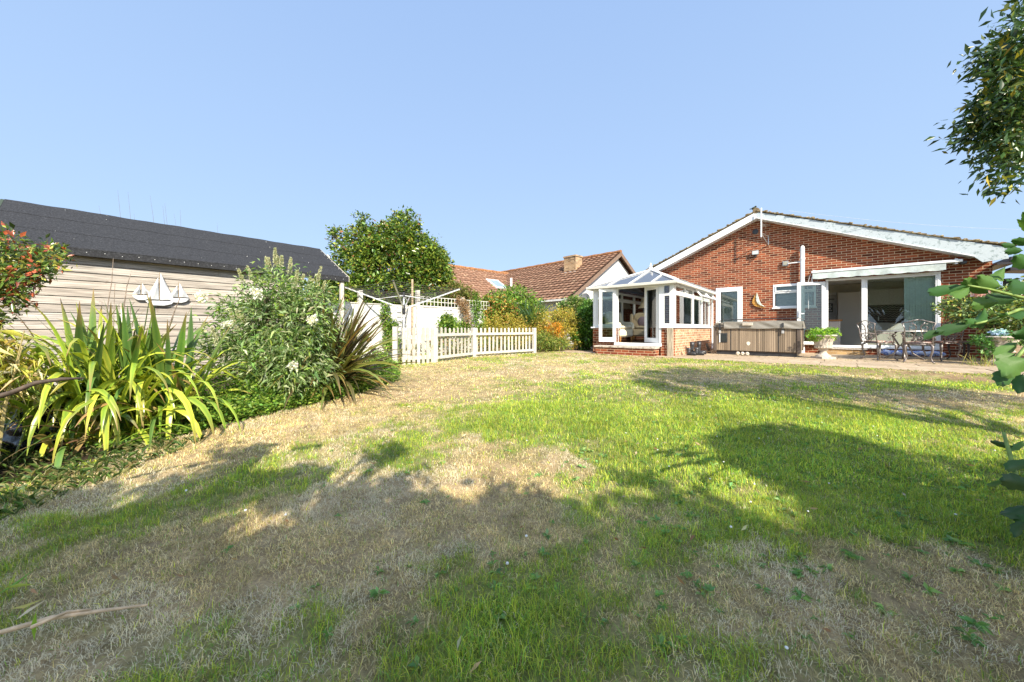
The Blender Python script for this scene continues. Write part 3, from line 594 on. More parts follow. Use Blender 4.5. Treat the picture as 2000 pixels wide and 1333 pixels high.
MB().box(-.08, .08, -.08, 0, -.08, .08).build('box', METAL, t, .008); MB().box(-.055, .055, -.09, -.081, -.055, .055).build('cover', simple('vent_cover', (.35, .34, .28), .7), t)
# boat-shaped ornament on the wall
t = hthing('boat_ornament', 'painted metal sailing boat ornament hung on the brick wall', 'wall ornament', 1.45, -.04, 1.72)
def sail(m, pts, y, bulge, col=None, n=8):
    (x0, z0), (x1, z1), (x2, z2) = pts; vs_ = []; fs = []
    for i in range(n+1):
        for j in range(n+1):
            u = i/n; v = j/n*(1-u); u2 = u
            x = x0+(x1-x0)*u2+(x2-x0)*v; z = z0+(z1-z0)*u2+(z2-z0)*v
            vs_.append((x, y-bulge*math.sin(math.pi*min(1, u2+.001))*math.sin(math.pi*(v+.0)/(1-u+.02))*.8-bulge*.2, z))
    for i in range(n):
        for j in range(n): fs.append((i*(n+1)+j, i*(n+1)+j+1, (i+1)*(n+1)+j+1, (i+1)*(n+1)+j))
    return m.add(vs_, fs, col)
hull = MB(); crv = [(-.04, .31), (-.10, .19), (-.155, .06), (-.17, -.05), (-.11, -.15), (.02, -.21), (.2, -.25), (.2, -.23), (.07, -.15), (-.02, -.08), (-.07, .02), (-.07, .15)]
hull.prism(crv, lambda u, v: (u+.02, -.02, v), lambda u, v: (u+.02, .01, v)); hull.build('hull', simple('gilt_paint', (.6, .30, .07), .4, metal=.3, var=.4, sc=20), t, .004)
sm = MB(); sm.prism([(-.03, .30), (.02, .14), (.05, .0), (.1, -.1), (.2, -.2), (.08, -.15), (-.01, -.08), (-.05, .03), (-.055, .15)], lambda u, v: (u+.02, -.05, v), lambda u, v: (u+.02, -.021, v)); sm.build('sail', simple('pale_green_paint', (.6, .68, .6), .4, var=.3, sc=14), t, .006)

# overhead wire
m_ = MB(); m_.tube([Vector((8.5, 11, 4.39)).lerp(Vector((16, 8, 3.0)), i/10)-Vector((0, 0, .25*math.sin(math.pi*i/10))) for i in range(11)], .004, 5)
tag(m_.build('overhead_cable', simple('cable_grey', (.45, .5, .55), .7)), 'thin overhead cable sloping down beyond the bungalow roof', 'cable')
# ------------------------------------------------------------------ conservatory
cs_ = thing('conservatory', 'white framed conservatory with hipped glazed roof and both front doors open', 'conservatory', W(0, 0), PHI)
B0 = -4.43
m_ = MB(); m_.box(-2.5, -1.66, B0, B0+.13, ZB, .79).box(-2.5, -2.37, B0+.13, -.003, ZB, .79).box(-.36, -.004, B0, B0+.13, ZB, .79); m_.build('dwarf_wall', BRICK, cs_)
MB().box(-.13, 0, B0+.131, -.003, ZB, .79).build('side_wall', BRICK_LIT, cs_)
MB().box(-.17, -.005, B0-.06, B0-.003, ZB, .80).build('corner_batten', simple('grey_timber', (.42, .36, .27), .9, var=.3, sc=12, stretch=(4, 4, .5)), cs_, .005)
m_ = MB(); m_.box(-2.56, -1.66, B0-.05, B0+.15, .791, .83).box(-2.56, -2.35, B0+.151, -.003, .791, .83).box(-.36, .05, B0-.05, B0+.15, .791, .83).box(-.16, .05, B0+.151, -.003, .791, .83); m_.build('sill', UPVC, cs_, .006)
fr = MB()
for a0, a1, b0, b1 in ((-2.5, -2.38, B0, B0+.12), (-.12, 0, B0, B0+.12), (-2.5, -2.38, -.12, -.004), (-.12, 0, -.12, -.004)): fr.box(a0, a1, b0, b1, .831, 2.05)
fr.box(-1.74, -1.66, B0, B0+.09, .33, 2.05).box(-.41, -.33, B0, B0+.09, .33, 2.05)
fr.box(-2.5, 0, B0+.002, B0+.08, 2.0, 2.07).box(-.098, -.002, B0+.081, -.004, 2.0, 2.07).box(-2.498, -2.402, B0+.081, -.004, 2.0, 2.07)
for a0, a1 in ((-2.38, -1.74), (-.33, -.12)):     # front side lights
    fr.box(a0, a1, B0+.004, B0+.076, .831, .92).box(a0, a1, B0+.004, B0+.076, 1.71, 1.79)
fr.box(-2.38, -2.33, B0+.006, B0+.074, .92, 2.0).box(-1.79, -1.74, B0+.006, B0+.074, .92, 2.0)
fr.box(-.33, -.265, B0+.006, B0+.074, .92, 2.0)
mul = [-3.95, -2.42, -2.28, -1.25, -1.15]
for x0 in (-.096, -2.496):
    x1 = x0+.092
    fr.box(x0, x1, B0+.12, -.12, .832, .915); fr.box(x0+.002, x1-.002, B0+.12, -.12, 1.74, 1.86)
    for b in (-4.25, -2.35, -1.2): fr.box(x0+.004, x1-.004, b-.055, b+.055, .915, 2.0)
    for b in (-3.25,): fr.box(x0+.006, x1-.006, b-.045, b+.045, 1.86, 2.0)
fr.build('frame', UPVC, cs_, .006)
for q4_ in ((-2.33, -1.79, .92, 1.71), (-2.33, -1.79, 1.79, 2.0), (-.265, -.12, .92, 1.71), (-.265, -.12, 1.79, 2.0)): MB().box(q4_[0], q4_[1], B0+.03, B0+.04, q4_[2], q4_[3]).build('pane', GLASSD, cs_)
for x0 in (-.05, -2.45):
    for b0, b1, z0, z1 in ((-4.2, -2.405, .915, 1.74), (-2.295, -1.255, .915, 1.74), (-1.145, -.12, .915, 1.74), (-4.2, -3.295, 1.86, 2.0), (-3.205, -2.405, 1.86, 2.0))+(((-2.295, -.12, 1.86, 2.0),) if x0 < -1 else ()):
        MB().box(x0, x0+.01, b0, b1, z0, z1).build('pane', GLASSD, cs_)
# open top-hung lights
for b0, b1 in ((-2.28, -1.22), (-1.18, -.15)):
    M = Matrix.Translation((.012, 0, 2.04)) @ Matrix.Rotation(R(-38), 4, 'Y')
    m_ = MB(); 
    m_.box(0, .05, b0, b1, -.05, 0, M=M).box(0, .05, b0, b1, -.30, -.25, M=M).box(.001, .049, b0, b0+.06, -.25, -.05, M=M).box(.001, .049, b1-.06, b1, -.25, -.05, M=M)
    lt = m_.build('open_light', UPVC, cs_, .004); MB().box(.02, .028, b0+.06, b1-.06, -.25, -.05, M=M).build('pane', GLASSD, lt)
# doors
def dleaf(hinge, ang, wd, flip):
    M = Matrix.Translation((hinge[0], hinge[1], 0)) @ Matrix.Rotation(ang, 4, 'Z'); t_ = .10
    m_ = MB(); m_.box(0, wd, -.03, .03, .36, .50, M=M).box(0, wd, -.03, .03, 1.93, 2.03, M=M).box(0, t_, -.03, .03, .5, 1.93, M=M).box(wd-t_, wd, -.03, .03, .5, 1.93, M=M)
    d = m_.build('door', UPVC, cs_, .006); MB().box(t_, wd-t_, -.006, .006, .5, 1.93, M=M).build('pane', GLASSD, d)
    MB().box(wd-.07, wd-.04, -.05, -.031, 1.15, 1.37, M=M).box(wd-.17, wd-.05, -.075, -.055, 1.25, 1.27, M=M).box(wd-.07, wd-.04, .031, .05, 1.15, 1.37, M=M).build('handle', ALU, d)
dleaf((-1.70, B0-.02), R(180+14), .53, 0)
dleaf((-.42, B0+.05), R(180-32), .62, 0)
# roof
EZ = 2.10; RZ = 2.76; eA, eB = -2.60, .10; eF = B0-.12; AP = (-1.25, -2.72, RZ)
g_ = MB(); g_.add([(eA, eF, EZ), (eB, eF, EZ), AP], [(0, 1, 2)]); g_.add([(eB, eF, EZ), (eB, -.01, EZ), (AP[0], -.01, RZ), AP], [(0, 1, 2, 3)]); g_.add([(eA, -.01, EZ), (eA, eF, EZ), AP, (AP[0], -.01, RZ)], [(0, 1, 2, 3)])
o = g_.build('roof_glazing', ROOFG, cs_); o.modifiers.new('t', 'SOLIDIFY').thickness = .016
rb = MB(); up = .02
def sl_(p, q, w_=.05): rb.bar((p[0], p[1], p[2]+up), (q[0], q[1], q[2]+up), w_, .035)
for e in ((eA, eF, EZ), (eB, eF, EZ)): sl_(e, AP, .075)
sl_(AP, (AP[0], -.01, RZ), .09)
for i in range(1, 4):
    a = eA+(eB-eA)*i/4; f = 1-abs(a-AP[0])/(eB-AP[0]); sl_((a, eF, EZ), (a, eF+(AP[1]-eF)*f, EZ+(RZ-EZ)*f), .035)
for ea in (eA, eB):
    for i in range(1, 6):
        b = eF+(-.01-eF)*i/5; f = min(1, (b-eF)/(AP[1]-eF)); sl_((ea, b-.001*i, EZ), (ea+(AP[0]-ea)*f, b-.001*i, EZ+(RZ-EZ)*f), .032)
rb.build('rafter', UPVC, cs_, .004)
MB().lathe([(.05, 0), (.075, .03), (.04, .07), (.05, .1), (.02, .17), (.004, .22)], 12).build('finial', UPVC, cs_, loc=(AP[0], AP[1], RZ+.03))
gt = MB(); gt.box(eA-.06, eB+.06, eF-.07, eF+.02, 2.035, 2.115).box(eB-.01, eB+.08, eF+.021, -.02, 2.035, 2.115).box(eA-.08, eA+.01, eF+.021, -.02, 2.035, 2.115); gt.build('gutter', PAINT, cs_, .008)
MB().tube([(.09, -.10, 2.05), (.07, -.10, 1.9), (.07, -.10, .12), (.10, -.2, .04)], .034, 10).build('downpipe', UPVC, cs_)
fl = MB(); 
for i in range(12):
    b = -4.4+i*.37; fl.box(.10, .17, b, b+.33, 2.12+.01*(i % 2), 2.15+.01*(i % 2))
fl.build('flashing', simple('lead', (.3, .34, .38), .6, metal=.4, var=.3, sc=12), cs_)
MB().box(-2.36, -.14, B0+.132, -.003, ZB, .33).build('floor', simple('conservatory_floor', (.12, .07, .04), .4, .4), cs_)
MB().box(-1.75, -.33, B0-.06, B0+.131, .26, .345).build('threshold', UPVC, cs_, .005)
m_ = MB(); m_.box(-2.2, -.4, B0-.42, B0-.003, ZB, .2); m_.build('step', BRICK, cs_, .006); MB().box(-2.24, -.36, B0-.46, B0-.062, .2005, .255).build('step_slab', STONE, cs_, .008)
def cthing(n, l, c, a, b, z, dr=0, group=None): return thing(n, l, c, W(a, b, z), PHI+dr, group)
def armchair(t, mat):
    MB().box(-.33, .33, -.3, .3, .16, .42).build('base', mat, t, .05); MB().box(-.24, .24, -.33, .2, .425, .54).build('seat_cushion', mat, t, .05)
    m_ = MB(); n = 10
    prof = [(-.32, .2), (-.30, .75), (-.22, .98), (-.08, 1.03), (.08, 1.03), (.22, .98), (.30, .75), (.32, .2)]
    m_.prism(prof, lambda u, v: (u, .22+.1*v, v), lambda u, v: (u, .34+.1*v, v)); m_.build('backrest', mat, t, .04)
    for s_ in (-1, 1):
        MB().prism([(-.32, .4), (-.32, .60), (-.22, .66), (.12, .66), (.2, .98), (.34, 1.0), (.34, .4)], lambda u, v: (s_*.27, u, v), lambda u, v: (s_*.38, u, v)).build('arm', mat, t, .045)
    for x in (-.28, .28):
        for y in (-.25, .28): MB().tube([(x, y, 0), (x, y, .17)], [.02, .032], 8).build('leg', WOOD, t)
t = cthing('armchair', 'cream wing armchair side-on just behind the conservatory door post', 'armchair', -1.98, -3.55, .34, R(75)); armchair(t, simple('pale_upholstery', (.72, .66, .52), .9, var=.05, sc=40))
t = cthing('armchair', 'tan winged armchair facing out with round cushion on its seat', 'armchair', -1.85, -2.0, .34, R(25)); armchair(t, CUSH)
t = cthing('round_cushion', 'round mauve cushion leaning on the tan armchair', 'cushion', -1.72, -2.2, .34)
o = MB().ball((0, 0, .68), (.19, .08, .19), 20, 12).build('cover', simple('mauve_cloth', (.42, .3, .33), .9, var=.15, sc=30), t, smooth=True)
t = cthing('standard_lamp', 'standard lamp with large bell shaped beige shade inside the conservatory', 'lamp', -2.05, -1.1, .34)
MB().tube([(0, 0, .02), (0, 0, 1.5)], .015, 8).lathe([(.16, 0), (.15, .025), (.02, .05)], 20).build('stand', WOOD, t)
MB().lathe([(.26, 1.22), (.2, 1.3), (.15, 1.42), (.13, 1.62), (.128, 1.62), (.148, 1.42), (.198, 1.3), (.255, 1.22)], 24).build('shade', simple('lamp_shade', (.68, .56, .38), .9, var=.04), t)
t = cthing('side_table', 'small round wooden table with white crockery by the conservatory side window', 'table', -.62, -3.0, .34)
MB().lathe([(.28, .52), (.28, .55)], 24).tube([(0, 0, .02), (0, 0, .52)], .025, 8).lathe([(.16, 0), (.16, .03)], 16).build('table', WOOD, t)
m_ = MB().lathe([(.10, .551), (.13, .60), (.125, .60), (.09, .56)], 16, -.05, 0).lathe([(.03, .551), (.045, .64), (.04, .64), (.025, .56)], 12, .14, .05); tag(m_.build('bowl', UPVC, None), 'white bowl and cup set on the small conservatory table', 'bowl'); bpy.data.objects['bowl'].location = W(-.62, -3.0, .34)

# ------------------------------------------------------------------ hot tub
t = thing('hot_tub', 'brown slatted hot tub with folded grey cover and control panel', 'hot tub', W(.67, -2.65, 0), PHI)
SLAT = simple('tub_slats', (.27, .21, .155), .6, .3, var=.12, sc=3, attr=True, stretch=(3, 3, .4))
m_ = MB(); rr = random.Random(8)
for i in range(40):
    v = rr.choice((.75, 1.0, 1.0, 1.25, 1.05)); a = .05*i; g_ = .0035
    m_.box(a+g_, a+.05-g_, -.012, .02, .13, .80, (v, v, v*.97)); m_.box(1.98, 2.012, a+g_, a+.05-g_, .13, .80, (v, v, v*.97)); m_.box(-.012, .02, a+g_, a+.05-g_, .13, .80, (v, v, v*.97))
m_.build('side_panel', SLAT, t); MB().box(.021, 1.979, .021, 1.99, .10, .80).build('cabinet', simple('tub_core', (.10, .075, .055), .7), t)
for x in (.42, 1.57): MB().box(x-.008, x+.008, -.016, -.0125, .13, .80).build('panel_gap', PLBLK, t)
for x, y in ((0, 0), (2, 0), (2, 2), (0, 2)): MB().box(x-.045, x+.045, y-.035, y+.035, .10, .81).build('corner_post', simple('tub_corner', (.11, .085, .07), .5, .4), t, .015)
MB().box(.04, 1.96, .04, 1.96, -.02, .105).build('base', PLBLK, t)
MB().box(-.05, 2.05, -.05, 2.05, .80, .875).build('rim', simple('tub_rim', (.12, .11, .10), .4, .5, var=.1), t, .02)
COV = simple('vinyl_cover', (.27, .255, .225), .45, .4, var=.10, sc=5)
cv = MB(); nx_, ny_ = 60, 12
top = []
for i in range(nx_+1):
    for j in range(ny_+1):
        x = .25+1.83*i/nx_; y = -.06+2.1*j/ny_; top.append((x, y, 1.0-.02*abs(math.sin(x*2.2))-.03*(i in (0, nx_))-.02*(j in (0, ny_))))
cv.add(top, [(i*(ny_+1)+j, (i+1)*(ny_+1)+j, (i+1)*(ny_+1)+j+1, i*(ny_+1)+j+1) for i in range(nx_) for j in range(ny_)])
sk = []
for i in range(nx_*2+1):
    x = .25+1.83*i/(nx_*2)
    for k in range(7):
        z = .98-.20*k/6; sk.append((x, -.068-.012*math.sin(x*9+z*22)*math.sin(k/6*3.1)-.006*math.sin(x*21+z*40)*math.sin(k/6*3.1), z-.006*math.sin(x*7)*(k/6)))
cv.add(sk, [(i*7+k, i*7+k+1, (i+1)*7+k+1, (i+1)*7+k) for i in range(nx_*2) for k in range(6)])
sk = []
for i in range(41):
    y = -.065+2.1*i/40
    for k in range(7): z = .98-.2*k/6; sk.append((2.085+.012*math.sin(y*9+z*25)*math.sin(k/6*3.1), y, z))
cv.add(sk, [(i*7+k, i*7+k+1, (i+1)*7+k+1, (i+1)*7+k) for i in range(40) for k in range(6)])
o = cv.build('cover', COV, t, smooth=True)
MB().box(0, .25, -.055, 2.04, .876, .955).build('cover_end', simple('vinyl_dark', (.22, .2, .17), .5, .4, var=.15), t, .02)
MB().tube([(.12, -.02, .99), (.2, -.04, 1.03), (1.2, -.05, 1.055), (2.0, -.05, 1.06), (2.12, -.02, 1.0), (2.16, 0, .78)], .013, 8).build('lifter_bar', PLBLK, t)
for x in (.14, 1.66):
    st_ = MB(); st_.box(x-.025, x+.025, -.10, -.09, .80, .93).box(x-.02, x+.02, -.05, -.013, .66, .80); s_ = st_.build('strap', PLBLK, t); MB().box(x-.03, x+.03, -.07, -.05, .64, .72).build('buckle', simple('buckle_grey', (.4, .4, .4), .4), s_, .006)
MB().box(.72, .98, -.12, -.092, .86, .95).build('handle_flap', simple('flap', (.5, .45, .38), .6, var=.15), t, .01)
cp = MB().box(.14, .33, -.03, -.0125, .36, .64).build('control_panel', PLBLK, t, .008); MB().box(.12, .148, -.04, -.0125, .36, .64).build('trim', UPVC, cp); MB().box(.17, .31, -.036, -.0305, .39, .61).build('screen', simple('screen_dark', (.03, .035, .04), .15, .6), cp)
pt = MB(); pt.prism([(.86+.045*math.cos(R(a))*(1+.15*math.sin(R(3*a))), .345+.055*math.sin(R(a))) for a in range(0, 360, 30)], lambda u, v: (u, -.018, v), lambda u, v: (u, -.0125, v)); pt.build('light_patch', simple('cream_light_spot', (.8, .76, .62), .6), t)  # pale shape standing in for a spot of light on the slats
for i in range(3):
    t = thing('stone_ornament', ('left', 'middle', 'right')[i]+' one of three small pale carved stone balls in front of the hot tub', 'stone ornament', W(1.30+i*.115, -2.86, .0), PHI, 'three stone heads by the hot tub')
    m_ = MB().ball((0, 0, .055), (.05, .05, .055), 14, 10, jit=.07); m_.ball((-.02, -.04, .065), (.016, .014, .018)).ball((.02, -.04, .065), (.016, .014, .018)).ball((0, -.045, .03), (.025, .015, .012)); m_.build('head', simple('pale_stone', (.62, .56, .46), .9, var=.35, sc=40, bump=.6, stain=(.1, .07, .05), stain_t=.6), t, smooth=True)
# boots beside the conservatory
def boot(a, b, h, dr, label):
    t = thing('wellington_boot', label, 'boot', W(a, b, 0), PHI+dr, 'black boots by the conservatory wall')
    m_ = MB(); m_.lathe([(.05, .03), (.052, .1), (.045, h*.35), (.062, h*.7), (.068, h), (.06, h), (.05, h*.7), (.038, h*.35)], 16, col=None).ball((0, -.09, .055), (.047, .12, .055), 12, 8); m_.build('upper', PLBLK, t, smooth=True)
    MB().box(-.048, .048, -.2, .055, 0, .028).build('sole', simple('boot_sole', (.02, .02, .02), .8), t, .012)
boot(.20, -3.35, .38, R(100), 'taller black wellington boot on the left, against the pale brick wall')
boot(.30, -2.98, .38, R(110), 'taller black wellington boot on the right, furthest from the corner post')
boot(.22, -3.78, .22, R(80), 'shorter black boot standing nearest the conservatory corner post')
boot(.36, -3.50, .22, R(95), 'shorter black boot in front of the two tall ones')
t = thing('dustpan', 'black plastic dustpan leaning at the wall beyond the boots', 'dustpan', W(.3, -2.1, 0), PHI)
MB().prism([(-.2, 0), (.2, 0), (.12, .3), (-.1, .3)], lambda u, v: (.1-v*.3, u, v), lambda u, v: (.115-v*.3, u, v)).build('pan', PLBLK, t); MB().tube([(.0, -.3, .02), (.25, -.6, .08)], .008, 6).build('handle', TWIG, t)

# ------------------------------------------------------------------ stone urns
def urn(loc, label, r):
    t = thing('stone_urn', label, 'urn', loc, 0, 'carved stone garden urns')
    m_ = MB(); k = r/.29
    m_.box(-.2*k, .2*k, -.2*k, .2*k, -.03, .05).lathe([(.18*k, .05), (.17*k, .08), (.11*k, .12), (.075*k, .17), (.075*k, .2), (.11*k, .215), (.11*k, .235)], 28); m_.build('foot', STONE, t)
    m_ = MB(); m_.lathe([(.10*k, .235), (.17*k, .26), (.205*k, .285), (.20*k, .31)], 56, wob=lambda a, z: 1+.04*math.cos(a*20)).lathe([(.19*k, .311), (.2*k, .36), (.215*k, .44), (.25*k, .53), (.285*k, .575)], 64, wob=lambda a, z: 1+.035*math.sin(a*8)*math.cos(a*5+z*40)+.02*math.sin(a*17+z*60)).lathe([(.285*k, .576), (.31*k, .585), (.315*k, .605), (.29*k, .62), (.26*k, .615), (.24*k, .56)], 40)
    m_.build('bowl', STONE, t, smooth=False); MB().lathe([(.0, .55), (.25*k, .56)], 24).build('soil', simple('potting_soil', (.03, .022, .015), .95), t); return t
urn((8.10, 9.33, 0), 'carved stone pedestal urn with lime green plant beside the hot tub', .26)
t = thing('urn_plant', 'bright lime green leafy plant filling the urn beside the hot tub', 'plant', (8.10, 9.33, .56))
crown('foliage', [(0, 0, .08, .3, .28, .14), (-.22, 0, .04, .14, .14, .09), (.2, .05, .1, .15, .14, .12)], 150, 16, .035, .045, .6, [[.22, .42, .04], [.34, .52, .06], [.12, .28, .04]], parent=t)
limbs((0, 0, -.02), [(-.15, 0, .1), (.15, .05, .12), (0, -.1, .15)], .012, parent=t, name='stem')
urn((10.4, 7.65, 0), 'carved stone urn at the right end of the patio behind big leaves', .29)
t = thing('urn_plant', 'trailing blue flowered plant in the urn at the right end of the patio', 'plant', (10.4, 7.65, .56))
crown('foliage', [(0, 0, .04, .27, .27, .1), (-.3, 0, -.15, .12, .14, .22), (-.3, 0, -.05, .22, .14, .08)], 130, 12, .04, .05, .5, [[.08, .2, .05], [.05, .14, .03], [.12, .26, .06]], parent=t)
crown('flower', [(-.15, -.1, .12, .08, .07, .03)], 44, 8, .022, .04, .9, [[.45, .6, .85]], parent=t)

# ------------------------------------------------------------------ cast metal table and chairs
def cabriole(m, x, y, h, ox, oy):
    m.tube([(x, y, h), (x+ox*.55, y+oy*.55, h*.88), (x+ox*.5, y+oy*.5, h*.6), (x+ox*.1, y+oy*.1, h*.3), (x+ox*.55, y+oy*.55, .03), (x+ox*.9, y+oy*.9, .012)], [.026, .026, .02, .014, .014, .018], 7)
def scroll(cx, cz, r, turns, a0, y, sgn=1, n=22):
    return [(cx+sgn*r*(1-.75*i/n)*math.cos(a0+turns*2*math.pi*i/n), y, cz+r*(1-.75*i/n)*math.sin(a0+turns*2*math.pi*i/n)) for i in range(n+1)]
chair_root = thing('patio_chair', 'x', 'chair')
MB().lathe([(.235, .41), (.245, .42), (.24, .435), (.02, .43)], 26).build('seat', CAST, chair_root)
for x in (-1, 1):
    for y in (-1, 1):
        m_ = MB(); cabriole(m_, x*.17, y*.17, .42, x*.07, y*.07); m_.build('leg', CAST, chair_root, smooth=True)
bk = MB()
def by(z): return .22+.10*(z-.43)/.5
for s_ in (-1, 1):
    bk.tube([(s_*.20, by(.43), .43), (s_*.215, by(.6), .6), (s_*.21, by(.78), .78), (s_*.25, by(.9), .9)], [.014, .013, .012, .012], 7)
    bk.tube([(s_*.25, by(.9), .9), (s_*.15, by(.92), .93), (s_*.07, by(.95), .965), (0, by(.98), .975)], .012, 7)
    bk.tube([(x*1, by(z), z) for x, _, z in scroll(s_*.10, .80, .09, 1.1, R(60), 0, s_)], .008, 6)
    bk.tube([(x, by(z), z) for x, _, z in scroll(s_*.12, .60, .075, 1.2, R(200), 0, s_)], .008, 6)
    bk.tube([(s_*.02, by(.44), .44), (s_*.09, by(.5), .52), (s_*.05, by(.64), .66), (s_*.03, by(.8), .8), (s_*.1, by(.9), .93)], .008, 6)
bk.tube([(.055*math.cos(a), by(.55), .55+.055*math.sin(a)) for a in [2*math.pi*i/16 for i in range(17)]], .009, 6).ball((0, by(.55), .55), (.03, .015, .03))
bk.tube([(-.20, by(.46), .46), (.20, by(.46), .46)], .01, 6)
bk.build('backrest', CAST, chair_root, smooth=True)
for s_ in (-1, 1):
    ar = MB(); ar.tube([(s_*.215, by(.66), .66), (s_*.27, .1, .665), (s_*.27, -.1, .655), (s_*.25, -.17, .61), (s_*.22, -.13, .55), (s_*.22, -.15, .43)], [.012, .014, .014, .013, .012, .012], 7); ar.tube([(s_*.25, y, .61+z) for y, _, z in scroll(-.02, -.05, .06, 1.2, R(90), 0)], .007, 5); ar.build('arm', CAST, chair_root, smooth=True)
chs = [(9.36, 8.25, R(131), 'cast metal patio chair nearest the lawn with its scrolled back to us'), (9.16, 8.95, R(86), 'cast metal patio chair side-on at the left of the table'), (10.56, 8.82, R(-94), 'cast metal patio chair side-on at the right of the table')]
pads = simple('patterned_pad', (.50, .24, .2), .9, .1, var=.5, sc=60, stain=(.7, .6, .5), stain_t=.52)
for i, (x, y, rz, lb) in enumerate(chs):
    c_ = chair_root if i == 0 else copy_tree(chair_root)
    c_.location = (x, y, 0); c_.rotation_euler = (0, 0, rz); c_['label'] = lb; c_['group'] = 'cast metal chairs around the patio table'
    o = MB().box(-.2, .2, -.2, .2, .437, .472).build('seat_pad', pads, None, .015); o.location = (x, y, 0); o.rotation_euler = (0, 0, rz)
    tag(o, 'red patterned seat pad on the '+('chair nearest the lawn', 'left side-on chair', 'right side-on chair')[i], 'cushion', 'red patterned seat pads')
t = thing('patio_table', 'round cast metal patio table in the middle of the three chairs', 'table', (9.86, 9.02, 0))
MB().lathe([(.5, .70), (.52, .71), (.515, .725), (.02, .725)], 40).build('tabletop', simple('pale_cast', (.5, .48, .45), .4, .5, metal=.5, var=.15), t)
for k in range(4):
    m_ = MB(); a = R(45+90*k); m_.tube([(.12*math.cos(a), .12*math.sin(a), .70), (.2*math.cos(a), .2*math.sin(a), .6), (.08*math.cos(a), .08*math.sin(a), .35), (.16*math.cos(a), .16*math.sin(a), .15), (.34*math.cos(a), .34*math.sin(a), .01)], [.02, .022, .018, .016, .02], 8); m_.build('leg', CAST, t, smooth=True)
MB().lathe([(.1, .33), (.1, .35)], 16).tube([(scx, 0, scz) for scx, _, scz in scroll(0, .35, .1, 1, 0, 0)], .01, 6).build('collar', CAST, t)
t = thing('side_table', 'small dark metal side table against the brick wall right of the chairs', 'table', (11.2, 8.95, 0))
MB().lathe([(.24, .42), (.25, .435), (.24, .45), (.02, .45)], 28).build('tabletop', simple('dusky_metal', (.16, .13, .13), .6), t)
for k in range(3):
    m_ = MB(); a = R(20+120*k); cabriole(m_, .15*math.cos(a), .15*math.sin(a), .42, .08*math.cos(a), .08*math.sin(a)); m_.build('leg', DARKM, t, smooth=True)
t = thing('rolled_parasol', 'rolled blue and white patterned cloth lying along the foot of the wall', 'cloth roll', W(4.42, -.22, .02), PHI)
m_ = MB(); q = random.Random(6)
m_.tube([(1.22*i/24, .02*math.sin(i), .075+.01*math.sin(i*1.3)) for i in range(25)], [.02]+[.07+.012*math.sin(i*1.1) for i in range(23)]+[.03], 14)
mt, nt, out = newmat('blue_pattern'); b = pbsdf(nt, out, .85, .1); tc = nt.nodes.new('ShaderNodeTexCoord'); vo = nt.nodes.new('ShaderNodeTexVoronoi'); vo.inputs['Scale'].default_value = 9; nt.links.new(tc.outputs['Object'], vo.inputs['Vector'])
r = ramp(nt, [(.16, (.01, .02, .07)), (.24, (.6, .66, .8)), (.45, (.10, .2, .6)), (.62, (.6, .66, .82))]); nt.links.new(vo.outputs['Distance'], r.inputs[0]); nt.links.new(r.outputs[0], b.inputs['Base Color'])
m_.build('cloth', mt, t, smooth=True)

# ------------------------------------------------------------------ picket gate and fence
def picket(m, p, q, t0, w_, h, z0, thick=.018, off=0.0, rnd=True):
    """one pale with a rounded top at distance t0 along p->q"""
    d = Vector((q[0]-p[0], q[1]-p[1], 0)).normalized(); n_ = Vector((d.y, -d.x, 0)); c = Vector((p[0], p[1], 0))+d*t0+n_*off
    prof = [(-w_/2, z0), (w_/2, z0), (w_/2, z0+h-w_*.35), (w_*.35, z0+h-w_*.1), (0, z0+h), (-w_*.35, z0+h-w_*.1), (-w_/2, z0+h-w_*.35)]
    v = random.uniform(.74, 1.04)
    m.prism(prof, lambda u, zz: tuple(c+d*u+Vector((0, 0, zz))), lambda u, zz: tuple(c+d*u+n_*thick+Vector((0, 0, zz))), (v, v*.99, v*.96))
G0 = (-2.53, 8.13); G1 = (-1.87, 8.65); F1 = (-1.09, 10.2); F2 = (.73, 11.8)
t = thing('garden_gate', 'white picket gate with diagonal braces at the left of the low fence', 'gate', (0, 0, 0))
d = Vector((G1[0]-G0[0], G1[1]-G0[1], 0)); Lg_ = d.length; d.normalize(); n_ = Vector((d.y, -d.x, 0)); zb = -.12
for i in range(7):
    m_ = MB(); picket(m_, G0, G1, .07+i*(Lg_-.14)/6, .072, .90, zb+.03, off=.02); m_.build('picket', PICKET, t, .003)
def gp_(a, z): return Vector((G0[0], G0[1], 0))+d*a+Vector((0, 0, z))
m_ = MB(); m_.bar(gp_(.03, zb+.22), gp_(Lg_-.03, zb+.22), .03, .09).bar(gp_(.03, zb+.70), gp_(Lg_-.03, zb+.70), .03, .09); m_.build('rail', PICKET, t)
m_ = MB(); m_.bar(gp_(.08, zb+.25), gp_(Lg_*.5, zb+.68), .026, .07).bar(gp_(Lg_-.08, zb+.25), gp_(Lg_*.5, zb+.68), .026, .07); m_.build('brace', PICKET, t)
m_ = MB(); m_.box(-.05, .05, -.05, .05, -.25, .82); o = m_.build('gate_post', PICKET, t, .006); o.location = (G0[0]-.10, G0[1]-.06, 0)
m_ = MB(); m_.bar(gp_(-.02, zb+.5), gp_(.02, zb+.5), .02, .12); m_.tube([gp_(.33, .80)+n_*.05, gp_(.33, .9)+n_*.05], .008, 6); m_.build('latch', PLBLK, t)
t = thing('picket_fence', 'low white picket fence of two bays with rails facing the lawn', 'fence', (0, 0, 0))
